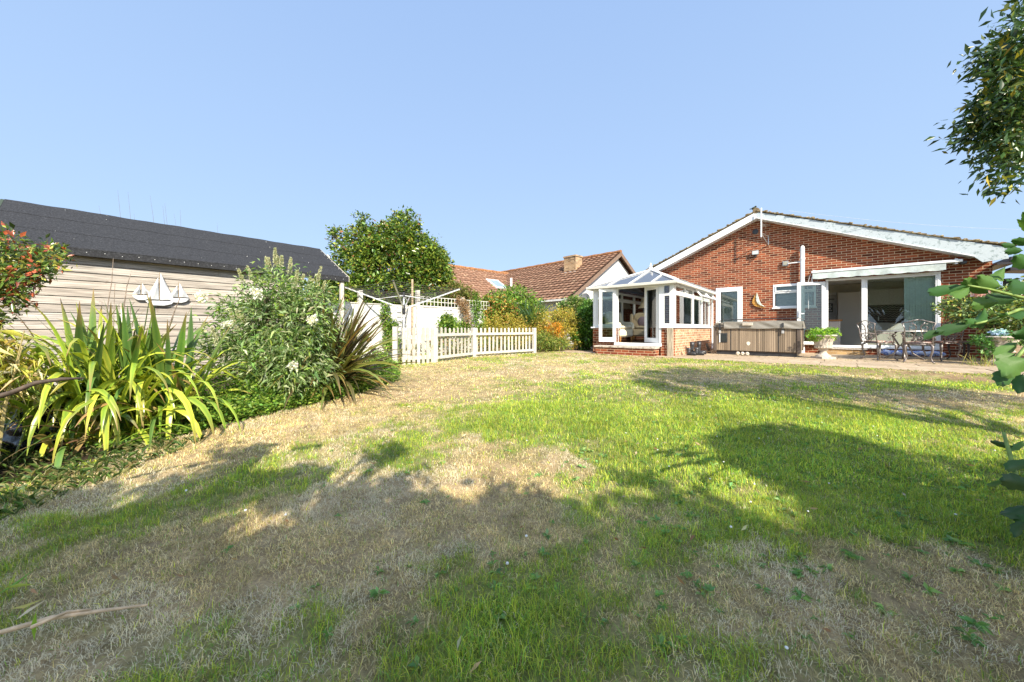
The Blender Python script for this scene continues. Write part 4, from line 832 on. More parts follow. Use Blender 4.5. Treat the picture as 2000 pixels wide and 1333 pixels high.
for (p, q, n) in ((G1, F1, 9), (F1, F2, 15)):
    L_ = math.hypot(q[0]-p[0], q[1]-p[1]); dd = Vector((q[0]-p[0], q[1]-p[1], 0)).normalized(); nn = Vector((dd.y, -dd.x, 0))
    for i in range(n):
        m_ = MB(); picket(m_, p, q, .09+(L_-.16)*(i+.35)/n+random.uniform(-.008, .008), .07, .86+random.uniform(-.01, .01), -.06, off=-.055); m_.build('picket', PICKET, t, .003)
    for z in (.07, .62):
        a = Vector((p[0], p[1], z))+dd*.03; b = Vector((q[0], q[1], z))-dd*.03; m_ = MB(); m_.bar(a, b, .055, .07); m_.build('rail', PICKET, t, .004)
for (x, y) in (G1, F1, F2):
    m_ = MB(); m_.box(-.055, .055, -.055, .055, -.3, .80); o = m_.build('post', PICKET, t, .006); o.location = (x, y, 0); o.rotation_euler = (0, 0, R(45))

# ------------------------------------------------------------------ white boarded fence with trellis
FA = R(49.2); t = thing('board_fence', 'tall white panelled boundary fence with trellis along its right half', 'fence', (-2.9, 11.0, 0), FA)
PX = [-4.6, -3.62, -1.81, 0, 1.81, 3.2]
for i in range(5):
    x0, x1 = PX[i]+.055, PX[i+1]-.055; m_ = MB(); z1 = 1.45
    if i == 4:
        m_.prism([(x0, -.2), (x1, -.2), (x1, 1.0), (x1-.15, 1.25), (x1-.5, z1), (x0, z1)], lambda u, v: (u, .0, v), lambda u, v: (u, .03, v))
    else:
        k = 10
        for j in range(k): m_.box(x0+(x1-x0)*j/k+.0015, x0+(x1-x0)*(j+1)/k-.0015, (j % 2)*.004, .03, -.2, z1)
    m_.build('panel', PANELW, t)
    if i < 4 or True: MB().box(x0, x1 if i < 4 else x1-.5, -.02, .05, z1+.001, z1+.025).build('capping', PAINT, t)
for x, h in ((-3.62, 1.5), (-1.81, 1.8), (0, 1.95), (1.81, 1.84), (3.2, 1.0)): MB().box(x-.054, x+.054, -.06, .045, -.25, h).build('post', PAINT, t, .005)
def lattice(m, x0, x1, z0, z1, st, w_=.022, y=-.005):
    n = max(1, round((x1-x0)/st)); k = max(1, round((z1-z0)/st))
    for i in range(n+1): x = x0+(x1-x0)*i/n; m.box(x-w_/2, x+w_/2, y-.008, y, z0, z1)
    for j in range(k+1): z = z0+(z1-z0)*j/k; m.box(x0, x1, y+.0005, y+.009, z-w_/2, z+w_/2)
    return m
lattice(MB(), .06, 1.75, 1.485, 1.77, .145).build('trellis', PAINT, t); lattice(MB(), 1.87, 3.12, 1.485, 1.77, .145).build('trellis', PAINT, t)
for k, (x, wd, z0, z1, lb) in enumerate(((-3.0, .75, .5, 1.43, 'small white lattice on the fence behind the bronze spiky plant'), (-.75, .33, .2, 1.43, 'narrow white lattice on the fence left of the washing line pole'), (.92, .4, .0, 1.43, 'white lattice strip on the fence right of the washing line pole'))):
    o = lattice(MB(), x, x+wd, z0, z1, .135, .026, -.06).build('wall_trellis', PAINT, None); o.location = (-2.9, 11.0, 0); o.rotation_euler = (0, 0, FA); tag(o, lb, 'trellis', 'lattices fixed to the white fence')
tag(MB().tube([(0, 0, -.1), (0, 0, 2.25)], [.035, .03], 10).build('timber_pole', simple('pale_timber', (.5, .38, .26), .9, var=.25, sc=20), None, loc=(-2.98, 10.72, 0)), 'tall slender timber pole rising in front of the white fence', 'pole')

# ------------------------------------------------------------------ rotary washing line
t = thing('rotary_washing_line', 'silver rotary washing line opened out in front of the white fence', 'washing line', (-2.9, 9.6, 0), R(8))
MB().tube([(0, 0, -.15), (0, 0, 1.72)], .022, 10).build('pole', ALU, t, smooth=True)
MB().lathe([(.035, 1.15), (.045, 1.2), (.045, 1.3), (.03, 1.42)], 14).build('hub', PLBLK, t); MB().lathe([(.035, 1.62), (.035, 1.72), (.02, 1.75)], 12).build('hub', PLBLK, t)
tips = []
for k in range(4):
    a = R(90*k); u = Vector((math.cos(a), math.sin(a), 0)); tip = u*1.5+Vector((0, 0, 1.86)); tips.append(tip)
    MB().bar(u*.05+Vector((0, 0, 1.32)), tip, .028, .036).build('arm', ALU, t, .004); MB().bar(u*.03+Vector((0, 0, 1.66)), (u*.05+Vector((0, 0, 1.32))).lerp(tip, .45), .012, .018).build('strut', ALU, t); MB().ball(tip, .025).build('end_cap', PLBLK, t)
ln = MB()
for r_ in range(10):
    f = .28+.70*r_/9
    ps = [(Vector((math.cos(R(90*k)), math.sin(R(90*k)), 0))*.05+Vector((0, 0, 1.34))).lerp(tips[k], f)+Vector((0, 0, .02)) for k in range(4)]
    for k in range(4):
        p, q = ps[k], ps[(k+1) % 4]; ln.tube([p.lerp(q, j/6)-Vector((0, 0, .04*math.sin(math.pi*j/6)*f)) for j in range(7)], .0045, 4)
ln.build('line', simple('line_grey', (.10, .09, .08), .6), t)

# ------------------------------------------------------------------ shed
SA = math.atan2(.757, .654)
t = thing('garden_shed', 'long weathered timber shed with black felt roof and open porch end', 'shed', (-3.9, 8.53, 0), SA)
m_ = MB(); rr = random.Random(2); z = -.35; BH = .125
while z < 1.98:
    x = -4.80; hh = min(BH, 1.98-z)
    while x < -.96:
        L_ = rr.choice((2.4, 3.84, 3.84)); x1 = min(-.96, x+L_); v = rr.uniform(.82, 1.12); w_ = rr.uniform(-.04, .04)
        vs_ = [(xx, y, zz) for xx in (x+.001, x1-.001) for (y, zz) in ((.108, z), (.124, z+hh-.006), (.15, z+hh-.006), (.15, z))]
        m_.add(vs_, [(0, 1, 2, 3), (7, 6, 5, 4), (0, 4, 5, 1), (1, 5, 6, 2), (2, 6, 7, 3), (3, 7, 4, 0)], (v+w_, v, v-w_)); x = x1
    z += BH
m_.build('board_wall', BOARDS, t)
m_ = MB(); z = -.35
while z < 1.9:
    for x in (-4.72, -4.1, -3.48, -2.86, -2.24, -1.62, -1.05):
        for dz in (.035, .09): m_.ball((x+rr.uniform(-.012, .012), .116+dz*.12-.002, z+dz), .004, 5, 4)
    for _ in range(3): x = rr.uniform(-4.7, -1.1); m_.ball((x, .121, z+.06), (.016, .003, .009), 8, 6)
    z += BH
m_.build('nail', simple('rust_nail', (.14, .09, .06), .9), t)
m_ = MB(); m_.box(-4.8, -.96, .151, .2, -.3, 1.98).box(-4.8, -4.7, .201, 3.1, -.3, 1.98).box(-1.06, -.96, .201, 3.1, -.3, 1.98); m_.prism([(.2, 1.98), (3.1, 1.98), (1.65, 2.8)], lambda u, v: (-1.06, u, v), lambda u, v: (-.96, u, v)); m_.build('frame_wall', simple('dark_inner_boards', (.12, .1, .08), .9), t)
m_ = MB()
def slope(x0, x1, y0, z0, y1, z1, th=.03): m_.add([(x0, y0, z0), (x1, y0, z0), (x1, y1, z1), (x0, y1, z1), (x0, y0, z0-th), (x1, y0, z0-th), (x1, y1, z1-th), (x0, y1, z1-th)], [(0, 1, 2, 3), (7, 6, 5, 4), (0, 4, 5, 1), (1, 5, 6, 2), (2, 6, 7, 3), (3, 7, 4, 0)])
slope(-4.9, 0, -.012, 1.985, 1.65, 2.885); slope(-4.89, -.01, 3.31, 1.985, 1.651, 2.885)
# overlapping felt strips, a little wavy
for k, (f0, f1) in enumerate(((-.015, .36), (.34, .70), (.68, 1.02))):
    n = 60; vs_ = []
    for i in range(n+1):
        x = -4.905+4.91*i/n
        for f in (f0, f1): vs_.append((x, -.012+1.66*f, 1.99+.90*f+.006+.004*k+.0035*math.sin(x*5+f*9)+.003*math.sin(x*13)))
    m_.add(vs_, [(2*i, 2*i+2, 2*i+3, 2*i+1) for i in range(n)])
m_.box(-4.9, 0, -.034, -.013, 1.885, 1.998)
m_.build('felt_roof', FELT, t)
m_ = MB()
for i in range(26): m_.ball((-4.75+i*.185, -.037, 1.94+rr.uniform(-.01, .01)), .006, 6, 4)
for i in range(16): f = rr.random(); m_.ball((-4.8+4.7*rr.random(), -.012+1.66*f, 1.99+.90*f+.02), rr.choice((.003, .004, .007)), 6, 4)
for i in range(8): f = i/8; m_.ball((-.05, -.012+1.66*f, 1.99+.9*f+.02), .008, 6, 4)
m_.build('felt_nail', simple('galvanised', (.7, .7, .68), .5), t)
MB().add([(.002, -.035, 1.88), (.012, -.035, 1.88), (.012, 1.65, 2.80), (.002, 1.65, 2.80), (.002, -.035, 2.0), (.012, -.035, 2.0), (.012, 1.65, 2.905), (.002, 1.65, 2.905)], [(0, 1, 2, 3), (7, 6, 5, 4), (0, 4, 5, 1), (1, 5, 6, 2), (2, 6, 7, 3), (3, 7, 4, 0)]).build('verge_trim', simple('trim_pale', (.55, .5, .42), .8), t)
MB().add([(-4.94, -.035, 1.88), (-4.906, -.035, 1.88), (-4.906, 1.65, 2.80), (-4.94, 1.65, 2.80), (-4.94, -.035, 2.0), (-4.906, -.035, 2.0), (-4.906, 1.65, 2.905), (-4.94, 1.65, 2.905)], [(0, 1, 2, 3), (7, 6, 5, 4), (0, 4, 5, 1), (1, 5, 6, 2), (2, 6, 7, 3), (3, 7, 4, 0)]).build('verge_trim', simple('trim_dark', (.05, .07, .05), .8), t)
for y in (.05, 3.2): MB().box(-.17, -.09, y-.04, y+.04, -.3, 1.96).build('porch_post', simple('post_grey', (.56, .52, .46), .85, var=.2, sc=12), t, .005)
MB().tube([(-.60, .05, 1.9), (-.75, .05, 1.1)], .008, 6).build('rope', TWIG, t)
# boats on the shed wall
t = thing('boat_wall_art', 'white metal wall art of three sailing boats on the shed boards', 'wall art', (-3.9, 8.53, 0), SA)
wm_ = simple('enamel_white', (.72, .74, .76), .35, .4, metal=.2, var=.06, stain=(.4, .28, .15), stain_t=.7)
for bx_, w_, hz, zs, big in ((-3.42, .22, 1.27, 1.54, 0), (-3.20, .36, 1.19, 1.735, 1), (-2.96, .26, 1.25, 1.585, 0)):
    hb = MB(); k = w_/2; hb.prism([(-k, .06), (k*1.05, .065), (k*.8, .01), (k*.3, -.02), (-k*.4, -.02), (-k*.8, .01)], lambda u, v: (bx_+u, .055, hz+v), lambda u, v: (bx_+u, .09, hz+v)); ho = hb.build('boat', wm_, t, .008)
    zb_ = hz+.085; m_ = MB(); sail(m_, [(bx_+.0, zb_), (bx_+.005, zs), (bx_+k*1.0, zb_)], .075, .05); sail(m_, [(bx_-.015, zb_), (bx_-.02, zs-.16*(zs-zb_)), (bx_-k*.95, zb_)], .075, .05)
    m_.build('sail', wm_, ho, smooth=True); MB().tube([(bx_-.006, .075, hz+.03), (bx_-.004, .075, zs+.012)], .004, 5).build('mast', TWIG, ho)

# ------------------------------------------------------------------ neighbouring house
NB = thing('neighbour_bungalow', 'white rendered bungalow with terracotta tiled roof beyond the fence', 'house', (5.86, 20, 0), math.atan2(.735, -.678))
# local x runs away along the ridge, local y = to the left eave (towards us)
def tiles(m, org, du, dv, Lu, Lv, rows, cols, amp=.035, step=.055, clip=None, v0=1.0):
    org, du, dv = Vector(org), Vector(du).normalized(), Vector(dv).normalized(); nn = du.cross(dv).normalized()
    if nn.z < 0: nn = -nn
    rr = random.Random(11); k = cols*6
    for r_ in range(rows):
        vs_ = []; v = rr.uniform(.9, 1.1)*v0
        for i in range(k+1):
            u = Lu*i/k; w_ = amp*(math.cos(2*math.pi*i/6)*.5+.5)
            a = org+du*u+dv*(Lv*r_/rows)+nn*(w_); b = org+du*u+dv*(Lv*(r_+1.06)/rows)+nn*(w_+step)
            c = b-nn*(step+w_); vs_ += [a, b, c]
        fs = []
        for i in range(k):
            if clip is not None:
                p = vs_[i*3+1]
                if not clip(p): continue
            fs += [(i*3, i*3+3, i*3+4, i*3+1), (i*3+1, i*3+4, i*3+5, i*3+2)]
        cs = []
        o = len(m.v); m.v += [tuple(q) for q in vs_]; m.f += [tuple(j+o for j in f) for f in fs]
        for i in range(k+1):
            cv_ = v*(1+.18*math.sin((i//6)*12.9898+r_*78.2)) ; m.c += [(cv_, cv_*.97, cv_*.95)]*3
RD = 4.98; e_ = Vector((-.678, .735, 0)); f_ = Vector((-.735, -.678, 0)); PK = Vector((5.86, 20, RD)); EV = PK+f_*4.6; EV.z = 2.16
dn = (EV-PK); M_inv = Matrix.Translation((5.86, 20, 0)) @ Matrix.Rotation(math.atan2(.735, -.678), 4, 'Z'); M_inv = M_inv.inverted()
def nl(v): return M_inv @ Vector(v)
def nv(v): return (M_inv.to_3x3() @ Vector(v))
m_ = MB(); tiles(m_, nl(PK-e_*.25), nv(e_), nv(dn), 15, dn.length, 17, 44)
m_.tube([nl(PK-e_*.25+Vector((0, 0, .04))+e_*(i*.45)) for i in range(34)], [.10 if i % 2 else .12 for i in range(34)], 8, (1.25, 1.0, .7))
BK = PK-f_*4.6; BK.z = 2.16
m_.add([nl(PK-e_*.25), nl(PK+e_*15), nl(BK+e_*15), nl(BK-e_*.25)], [(0, 1, 2, 3)])
# cross wing
J = PK+e_*8.7; J.z = 4.72; wd_ = f_; WE = J+f_*7.2; WE.z = 4.72
dn2 = -e_*4.0+Vector((0, 0, -2.4))
m_.build('roof', TERRA, NB)
m_ = MB(); tiles(m_, nl(J), nv(f_), nv(dn2), 7.2, dn2.length, 15, 22, v0=1.22)
m_.tube([nl(J+Vector((0, 0, .04))+f_*(i*.45)) for i in range(17)], [.10 if i % 2 else .12 for i in range(17)], 8, (1.5, 1.2, .8))
m_.add([nl(J), nl(WE), nl(WE+e_*4+Vector((0, 0, -2.4))), nl(J+e_*4+Vector((0, 0, -2.4)))], [(0, 1, 2, 3)]); m_.build('wing_roof', TERRA, NB)
m_ = MB(); g0 = PK-e_*.0
poly = [g0+f_*4.25+Vector((0, 0, 2.16-RD-.0)), g0-f_*4.25+Vector((0, 0, 2.16-RD))]
a = Vector((g0.x, g0.y, 0))
m_.prism([(4.3, -.3), (4.3, 2.1), (0, RD-.22), (-4.3, 2.1), (-4.3, -.3)], lambda u, v: nl(a+f_*u+Vector((0, 0, v))), lambda u, v: nl(a+f_*u+e_*.3+Vector((0, 0, v))))
m_.box(*sorted((nl(a+e_*.31).x, nl(a+e_*14).x)), 0, .01, -.3, 1) if False else None
m_.prism([(.31, -.3), (14.5, -.3), (14.5, 2.25), (.31, 2.25)], lambda u, v: nl(a+f_*4.28+e_*u+Vector((0, 0, v))), lambda u, v: nl(a+f_*4.0+e_*u+Vector((0, 0, v)))); m_.build('wall', PANELW, NB)
m_ = MB()
for s_ in (1, -1): m_.add([nl(q) for q in (PK-e_*.28+Vector((0, 0, .03)), PK-e_*.28+f_*s_*4.7+Vector((0, 0, 2.10-RD)), PK-e_*.28+f_*s_*4.7+Vector((0, 0, 1.9-RD)), PK-e_*.28+Vector((0, 0, -.20)), PK-e_*.24+Vector((0, 0, .03)), PK-e_*.24+f_*s_*4.7+Vector((0, 0, 2.10-RD)), PK-e_*.24+f_*s_*4.7+Vector((0, 0, 1.9-RD)), PK-e_*.24+Vector((0, 0, -.20)))], [(0, 1, 2, 3), (7, 6, 5, 4), (0, 4, 5, 1), (1, 5, 6, 2), (2, 6, 7, 3), (3, 7, 4, 0)])
m_.build('bargeboard', simple('brown_board', (.22, .15, .11), .7, var=.15), NB)
m_ = MB(); m_.bar(nl(EV-e_*.2+Vector((0, 0, -.02))), nl(EV+e_*14.8+Vector((0, 0, -.02))), .1, .09); m_.build('gutter', simple('gutter_white', (.7, .68, .66), .5), NB)
ch_ = MB(); cp_ = PK+e_*2.1+f_*1.25; l_ = nl(cp_); ch_.box(l_.x-.42, l_.x+.42, l_.y-.3, l_.y+.3, 3.3, 4.86); ch_.box(l_.x-.46, l_.x+.46, l_.y-.34, l_.y+.34, 4.861, 4.94); co = ch_.build('chimney', brickmat('brick_buff', (.36, .22, .12), (.48, .34, .2), (.5, .44, .34)), NB)
MB().box(l_.x-.3, l_.x+.3, l_.y-.2, l_.y+.2, 4.941, 4.98).build('flaunching', PLBLK, co); fl_ = MB(); fl_.box(l_.x-.5, l_.x+.5, l_.y-.36, l_.y+.42, 3.6, 4.0); fl_.build('flashing', PAINT, co)
sk_ = MB(); c0 = J+f_*3.1+dn2*.36; dnn = dn2.normalized(); nn = f_.cross(dn2).normalized(); nn = nn if nn.z > 0 else -nn
q4 = [c0-f_*.5, c0+f_*.5, c0+f_*.5+dnn*1.25, c0-f_*.5+dnn*1.25]
def slab(m, q4, n0, n1):
    m.add([nl(p+nn*n0) for p in q4]+[nl(p+nn*n1) for p in q4], [(0, 1, 2, 3), (7, 6, 5, 4), (0, 4, 5, 1), (1, 5, 6, 2), (2, 6, 7, 3), (3, 7, 4, 0)])
slab(sk_, q4, .0, .12); so_ = sk_.build('skylight', simple('skylight_frame', (.62, .68, .72), .4), NB); pn_ = MB(); q5 = [c0-f_*.36+dnn*.16, c0+f_*.36+dnn*.16, c0+f_*.36+dnn*1.09, c0-f_*.36+dnn*1.09]; slab(pn_, q5, .121, .13); pn_.build('pane', simple('skylight_glass', (.25, .33, .4), .1, .8), so_)
vp = PK+e_*5.9+f_*2.6; MB().tube([nl(Vector((vp.x, vp.y, 3.1))), nl(Vector((vp.x, vp.y, 3.95)))], .07, 10).build('vent_pipe', UPVC, NB)
t = thing('satellite_dish', 'grey satellite dish on the white gable of the neighbouring bungalow', 'satellite dish', tuple(Vector((PK.x, PK.y, 0))+f_*3.55-e_*.35+Vector((0, 0, 2.15))), R(-48))
MB().lathe([(.02, -.06), (.2, -.04), (.34, .02), (.35, .025), (.2, -.03), (.03, -.05)], 24).build('dish', simple('dish_grey', (.25, .26, .28), .6), t).rotation_euler = (R(75), 0, 0)
MB().tube([(0, .0, -.05), (0, .3, -.3)], .02, 6).tube([(0, 0, -.2), (0, -.3, -.05)], .012, 6).build('arm', DARKM, t)
# lean-to post, fence and roof at the far right
t = thing('lean_to', 'dark timber lean-to roof on a black post beside the bungalow', 'lean-to', W(6.5, .5, 0), PHI)
MB().box(.30, .42, .2, .32, 0, 2.1).build('post', DARKM, t); MB().add([(.3, -.2, 2.35), (3.5, -.2, 1.95), (3.5, .45, 1.95), (.3, .45, 2.35), (.3, -.2, 2.27), (3.5, -.2, 1.87), (3.5, .45, 1.87), (.3, .45, 2.27)], [(0, 1, 2, 3), (7, 6, 5, 4), (0, 4, 5, 1), (1, 5, 6, 2), (2, 6, 7, 3), (3, 7, 4, 0)]).build('roof', DARKM, t)
t = thing('side_fence', 'pale timber side fence beyond the right corner of the bungalow', 'fence', W(6.9, 3.4, 0), PHI)
m_ = MB()
for k in range(12): m_.box(0, 4, 0, .02, .02+k*.155, .165+k*.155)
m_.build('panel', simple('fence_timber', (.45, .34, .24), .9, var=.2, sc=10, stretch=(.3, 4, 4)), t); MB().box(-.05, .05, -.04, .06, -.1, 2.0).build('post', BARK, t)
# ------------------------------------------------------------------ plants and trees
G1_ = [[.10, .20, .03], [.16, .28, .04], [.26, .36, .05], [.05, .11, .025]]
def V3(px, py, d): p = P(px, py, d); return (p.x, p.y, p.z)
def tree(name, label, cat, base, blobs, k, per, sig, size, wr, palette, weights=None, r0=.1, group=None, mat=None, keep=None, shell=.55, tips=None, droop=.1, nlimb=7):
    t = thing(name, label, cat, base, 0, group); B = [(b[0]-base[0], b[1]-base[1], b[2]-base[2])+tuple(b[3:]) for b in blobs]
    kp = (lambda q: keep(q+np.array(base))) if keep else None
    crown('crown', B, k, per, sig, size, wr, palette, weights, mat, t, shell, kp, droop=droop)
    if keep and not tips: q_ = crown.q; tips = [tuple(q_[i]) for i in rng.choice(len(q_), min(nlimb, len(q_)), replace=False)]
    tp = tips or [(b[0]+random.uniform(-.4, .4)*b[3], b[1]+random.uniform(-.4, .4)*b[4], b[2]+random.uniform(-.2, .5)*b[5]) for b in B for _ in range(max(1, nlimb//len(B)))]
    limbs((0, 0, 0), tp, r0, parent=t, sub=.06 if keep else .14); return t
# evergreen tree behind the shed (apple-green glossy leaves)
tree('evergreen_tree', 'big glossy yellow-green tree rising behind the shed and washing line', 'tree', (-4.6, 14.3, -.1),
     [(-4.7, 14.2, 3.2, 1.7, 1.5, 1.35), (-6.4, 14.2, 2.7, 1.15, 1.1, 1.35), (-3.4, 14.4, 2.85, 1.0, 1.1, 1.25), (-5.7, 14.2, 4.0, .95, .9, .9), (-4.5, 14.2, 4.3, .95, .9, .85), (-3.5, 14.3, 3.75, .8, .8, .7), (-5.0, 13.6, 1.9, 2.3, 1.1, .9), (-6.9, 14.2, 4.1, .3, .4, .75), (-5.95, 14.2, 4.85, .28, .3, .5), (-4.3, 14.2, 5.0, .6, .5, .4), (-2.9, 14.3, 3.0, .45, .6, .8), (-7.0, 14.0, 1.9, 1.0, .9, 1.1), (-5.8, 13.8, 1.5, 1.3, .9, .9), (-3.2, 14.3, 2.0, .9, .8, .8)],
     2900, 22, .085, .12, .5, [[.07, .14, .02], [.15, .23, .03], [.31, .35, .05], [.035, .07, .015], [.34, .15, .06]], [.32, .32, .15, .18, .03], .17, mat=LEAFG, nlimb=22, shell=.5)
# ---- shade casting trees behind and beside the camera; their leaves sit where the sun's rays reach the shaded grass
SHX, SHY = .422, -1.287
A_ = [(-400, 1900), (-400, 960), (60, 950), (200, 950), (300, 905), (400, 880), (560, 862), (650, 860), (800, 866), (860, 900), (885, 925), (1010, 935), (1080, 962), (1130, 990), (1180, 955), (1210, 915), (1290, 912), (1320, 950), (1400, 970), (1470, 1000), (1550, 1040), (1580, 985), (1490, 950), (1400, 915), (1350, 855), (1450, 836), (1540, 828), (1640, 846), (1760, 870), (1900, 885), (2000, 905), (2400, 960), (2400, 1900)]
C_ = [(1215, 729), (1300, 716), (1420, 717), (1560, 728), (1700, 738), (1900, 762), (2100, 785), (2500, 840), (2500, 960), (2200, 905), (2000, 868), (1900, 855), (1780, 838), (1680, 815), (1600, 795), (1480, 778), (1400, 766), (1330, 752)]
LIT = [(1700, 888, 1980, 925), (1740, 930, 1830, 960), (1840, 940, 2000, 1010), (1550, 870, 1600, 890)]
def ground_hit(q):
    h = q[:, 2]; x = q[:, 0]; y = q[:, 1]
    for _ in range(2):
        hh = q[:, 2]-gz(x, y); x = q[:, 0]-SHX*hh; y = q[:, 1]-SHY*hh
    ok = y > .15; px, py = to_px(np.stack([x, np.maximum(y, .15), gz(x, y)], 1)); return px, py, ok, x, y
def infr(q, mgn=60):
    px, py = to_px(q); return (q[:, 1] > .05) & (px > -mgn) & (px < 2000+mgn) & (py > -mgn) & (py < 1400)
FLECK = [(582, 897, 55, 8), (515, 925, 30, 5), (488, 992, 36, 10), (583, 999, 26, 2), (569, 1021, 22, 4), (470, 1042, 10, 3), (380, 1012, 30, 10), (718, 933, 40, 2), (775, 914, 40, 3), (842, 951, 26, 2), (918, 975, 14, 12), (254, 974, 45, 5), (640, 905, 20, 4), (460, 1160, 34, 8), (418, 1222, 16, 5), (600, 1232, 10, 8), (690, 880, 30, 3), (400, 905, 30, 4), (1270, 975, 20, 2), (330, 930, 40, 3)]
def eroded(x, y, poly, e):
    k = np.ones(len(x), bool)
    for dx, dy in ((0, 0), (e, 0), (-e, 0), (0, e), (0, -e)):
        X2 = x+dx; Y2 = np.maximum(y+dy, .15); a, b = to_px(np.stack([X2, Y2, gz(X2, Y2)], 1)); k &= inpoly(a, b, poly) | (y+dy < .15)
    return k
def keepA(q):
    px, py, ok, x, y = ground_hit(q); k = eroded(x, y, A_, rng.uniform(.08, .42, len(x))) | ~ok
    for a, b, c, d in LIT: k &= ~((px > a-15) & (px < c+15) & (py > b-8) & (py < d+8) & (rng.random(len(px)) < .93))
    for cx, cy, rx, ry in FLECK: k &= ~((((px-cx)/(rx+34))**2+((py-cy)/(ry+17))**2) < 1)
    dap = (px > 380) & (px < 960) & (py < 1010); k &= ~(dap & (fbm(x, y, 5, 31, 2) > .6)); k &= ~((px < 700) & (py > 1000) & (fbm(x, y, 5.0, 37, 2) > .66))
    return k & ~infr(q)
def grid_blobs(x0, x1, y0, y1, z0, z1, n, r):
    return [(random.uniform(x0, x1), random.uniform(y0, y1), random.uniform(z0, z1), r*random.uniform(.8, 1.3), r*random.uniform(.8, 1.3), r*random.uniform(.7, 1)) for _ in range(n)]
DK = [[.08, .14, .04], [.12, .2, .05], [.16, .25, .06]]
tree('broadleaf_tree', 'broadleaf tree behind the viewpoint whose crown dapples the left foreground', 'tree', (-1.2, -3.2, -.25), grid_blobs(-3.8, .5, -2.9, -.2, 2.3, 3.3, 34, .6), 1150, 15, .045, .09, .6, DK, None, .16, group='shade trees around the lawn', keep=keepA, nlimb=20, shell=.95)
tree('broadleaf_tree', 'broadleaf tree behind the viewpoint shading the middle foreground grass', 'tree', (1.6, -3.0, -.25), grid_blobs(-.3, 3.2, -2.9, -.3, 2.3, 3.2, 34, .6), 1150, 15, .045, .09, .6, DK, None, .16, group='shade trees around the lawn', keep=keepA, nlimb=20, shell=.95)
tree('broadleaf_tree', 'broadleaf tree at the right behind the viewpoint shading the green grass', 'tree', (5.0, -2.2, -.25), grid_blobs(2.6, 6.8, -2.9, .5, 2.3, 3.3, 40, .65), 1700, 14, .045, .09, .6, DK, None, .16, group='shade trees around the lawn', keep=keepA, nlimb=20, shell=.95)
# the laurel-like tree whose edge hangs into the top right corner
SIL = [(2400, -600), (1985, -600), (1982, 0), (1985, 15), (1975, 45), (1985, 70), (1945, 92), (1905, 108), (1915, 132), (1960, 142), (1980, 148), (1950, 160), (1935, 185), (1905, 192), (1898, 205), (1925, 225), (1885, 235), (1858, 252), (1872, 268), (1895, 290), (1930, 318), (1950, 325), (1912, 348), (1945, 372), (1985, 360), (2100, 352), (2400, 380), (2400, -600)]
def keepC(q):
    px, py, ok, x, y = ground_hit(q); inC = eroded(x, y, C_, .2); f = infr(q, 0); sx, sy = to_px(q)
    return np.where(f, inpoly(sx, sy, SIL), inC) & (q[:, 1] > .3)
YG = [[.035, .075, .022], [.055, .11, .03], [.34, .30, .05], [.16, .2, .04]]
t = tree('laurel_tree', 'dark glossy tree with yellowish leaves hanging into the top right corner', 'tree', (5.2, 2.3, -.2),
     [(3.55, 2.45, 2.5, .55, .5, .75), (3.75, 2.5, 3.1, .6, .5, .7), (3.45, 2.45, 2.4, .45, .3, .5), (3.5, 2.45, 2.75, .4, .3, .45), (3.4, 2.45, 2.2, .4, .25, .35), (3.5, 2.5, 3.0, .35, .25, .35), (3.55, 2.45, 2.5, .5, .3, .7), (4.3, 2.3, 2.6, .9, .8, .9), (5.4, 2.2, 2.7, 1.1, 1.0, 1.0), (6.6, 2.0, 2.7, 1.1, 1.0, 1.0), (7.8, 1.8, 2.8, 1.1, 1.0, 1.0), (3.4, 2.5, 2.35, .35, .3, .4), (3.6, 2.5, 2.0, .45, .4, .35), (4.9, 2.6, 3.3, 1.0, .8, .6)],
     3200, 18, .05, .056, .34, YG, [.5, .38, .06, .06], .11, mat=LEAFG, keep=keepC, nlimb=10, shell=.95, tips=[(-1.45, .2, 2.5), (-1.3, .25, 3.0), (-1.4, .2, 2.05), (-.6, 0, 2.8), (.3, 0, 2.9), (1.4, -.2, 2.9), (2.5, -.4, 3.0)])
# a tall tree out of view at the right that shades the bungalow's right corner
tree('broadleaf_tree', 'broadleaf tree right of the patio shading the bungalow corner', 'tree', (14.6, 5.2, -.1), [(14.1, 5.4, 3.3, 1.5, 1.0, 1.0), (15.6, 4.7, 3.6, 1.4, 1.2, 1.1), (13.2, 5.9, 2.6, .6, .5, .5), (14.2, 5.4, 2.3, 1.5, .8, .6)], 1500, 14, .12, .16, .6, DK, None, .16, group='shade trees around the lawn', nlimb=12, shell=.9, keep=lambda q: ~infr(q, 0))

# ---- hedge and shrubs between the fence and the conservatory
def shrub(name, label, blobs, k, size, palette, weights=None, per=12, sig=.06, wr=.45, mat=None, cat='shrub', group=None, r0=.03, shell=.5, droop=.1):
    b0 = blobs[0]; return tree(name, label, cat, (b0[0], b0[1], float(gz(b0[0], b0[1]))), blobs, int(k*1.7), per, sig, size*1.2, wr, palette, weights, r0, group, mat, None, shell, nlimb=8, droop=droop)
GR = [[.12, .24, .03], [.2, .34, .05], [.06, .13, .02], [.3, .4, .07]]
GO = [[.42, .36, .05], [.55, .46, .09], [.25, .25, .04], [.48, .28, .07]]
def bl(px, py, d, rx, ry, rd=None): c = P(px, py, d); return (c.x, c.y, c.z, rx*d/F, rd or rx*d/F, ry*d/F)
shrub('dome_shrub', 'rounded bright green shrub in front of the terracotta roofs', [bl(1003, 604, 14.6, 48, 46), bl(968, 610, 14.6, 36, 38), bl(1036, 614, 14.5, 30, 38), bl(1000, 650, 14.4, 60, 40)], 750, .085, GR, sig=.07)
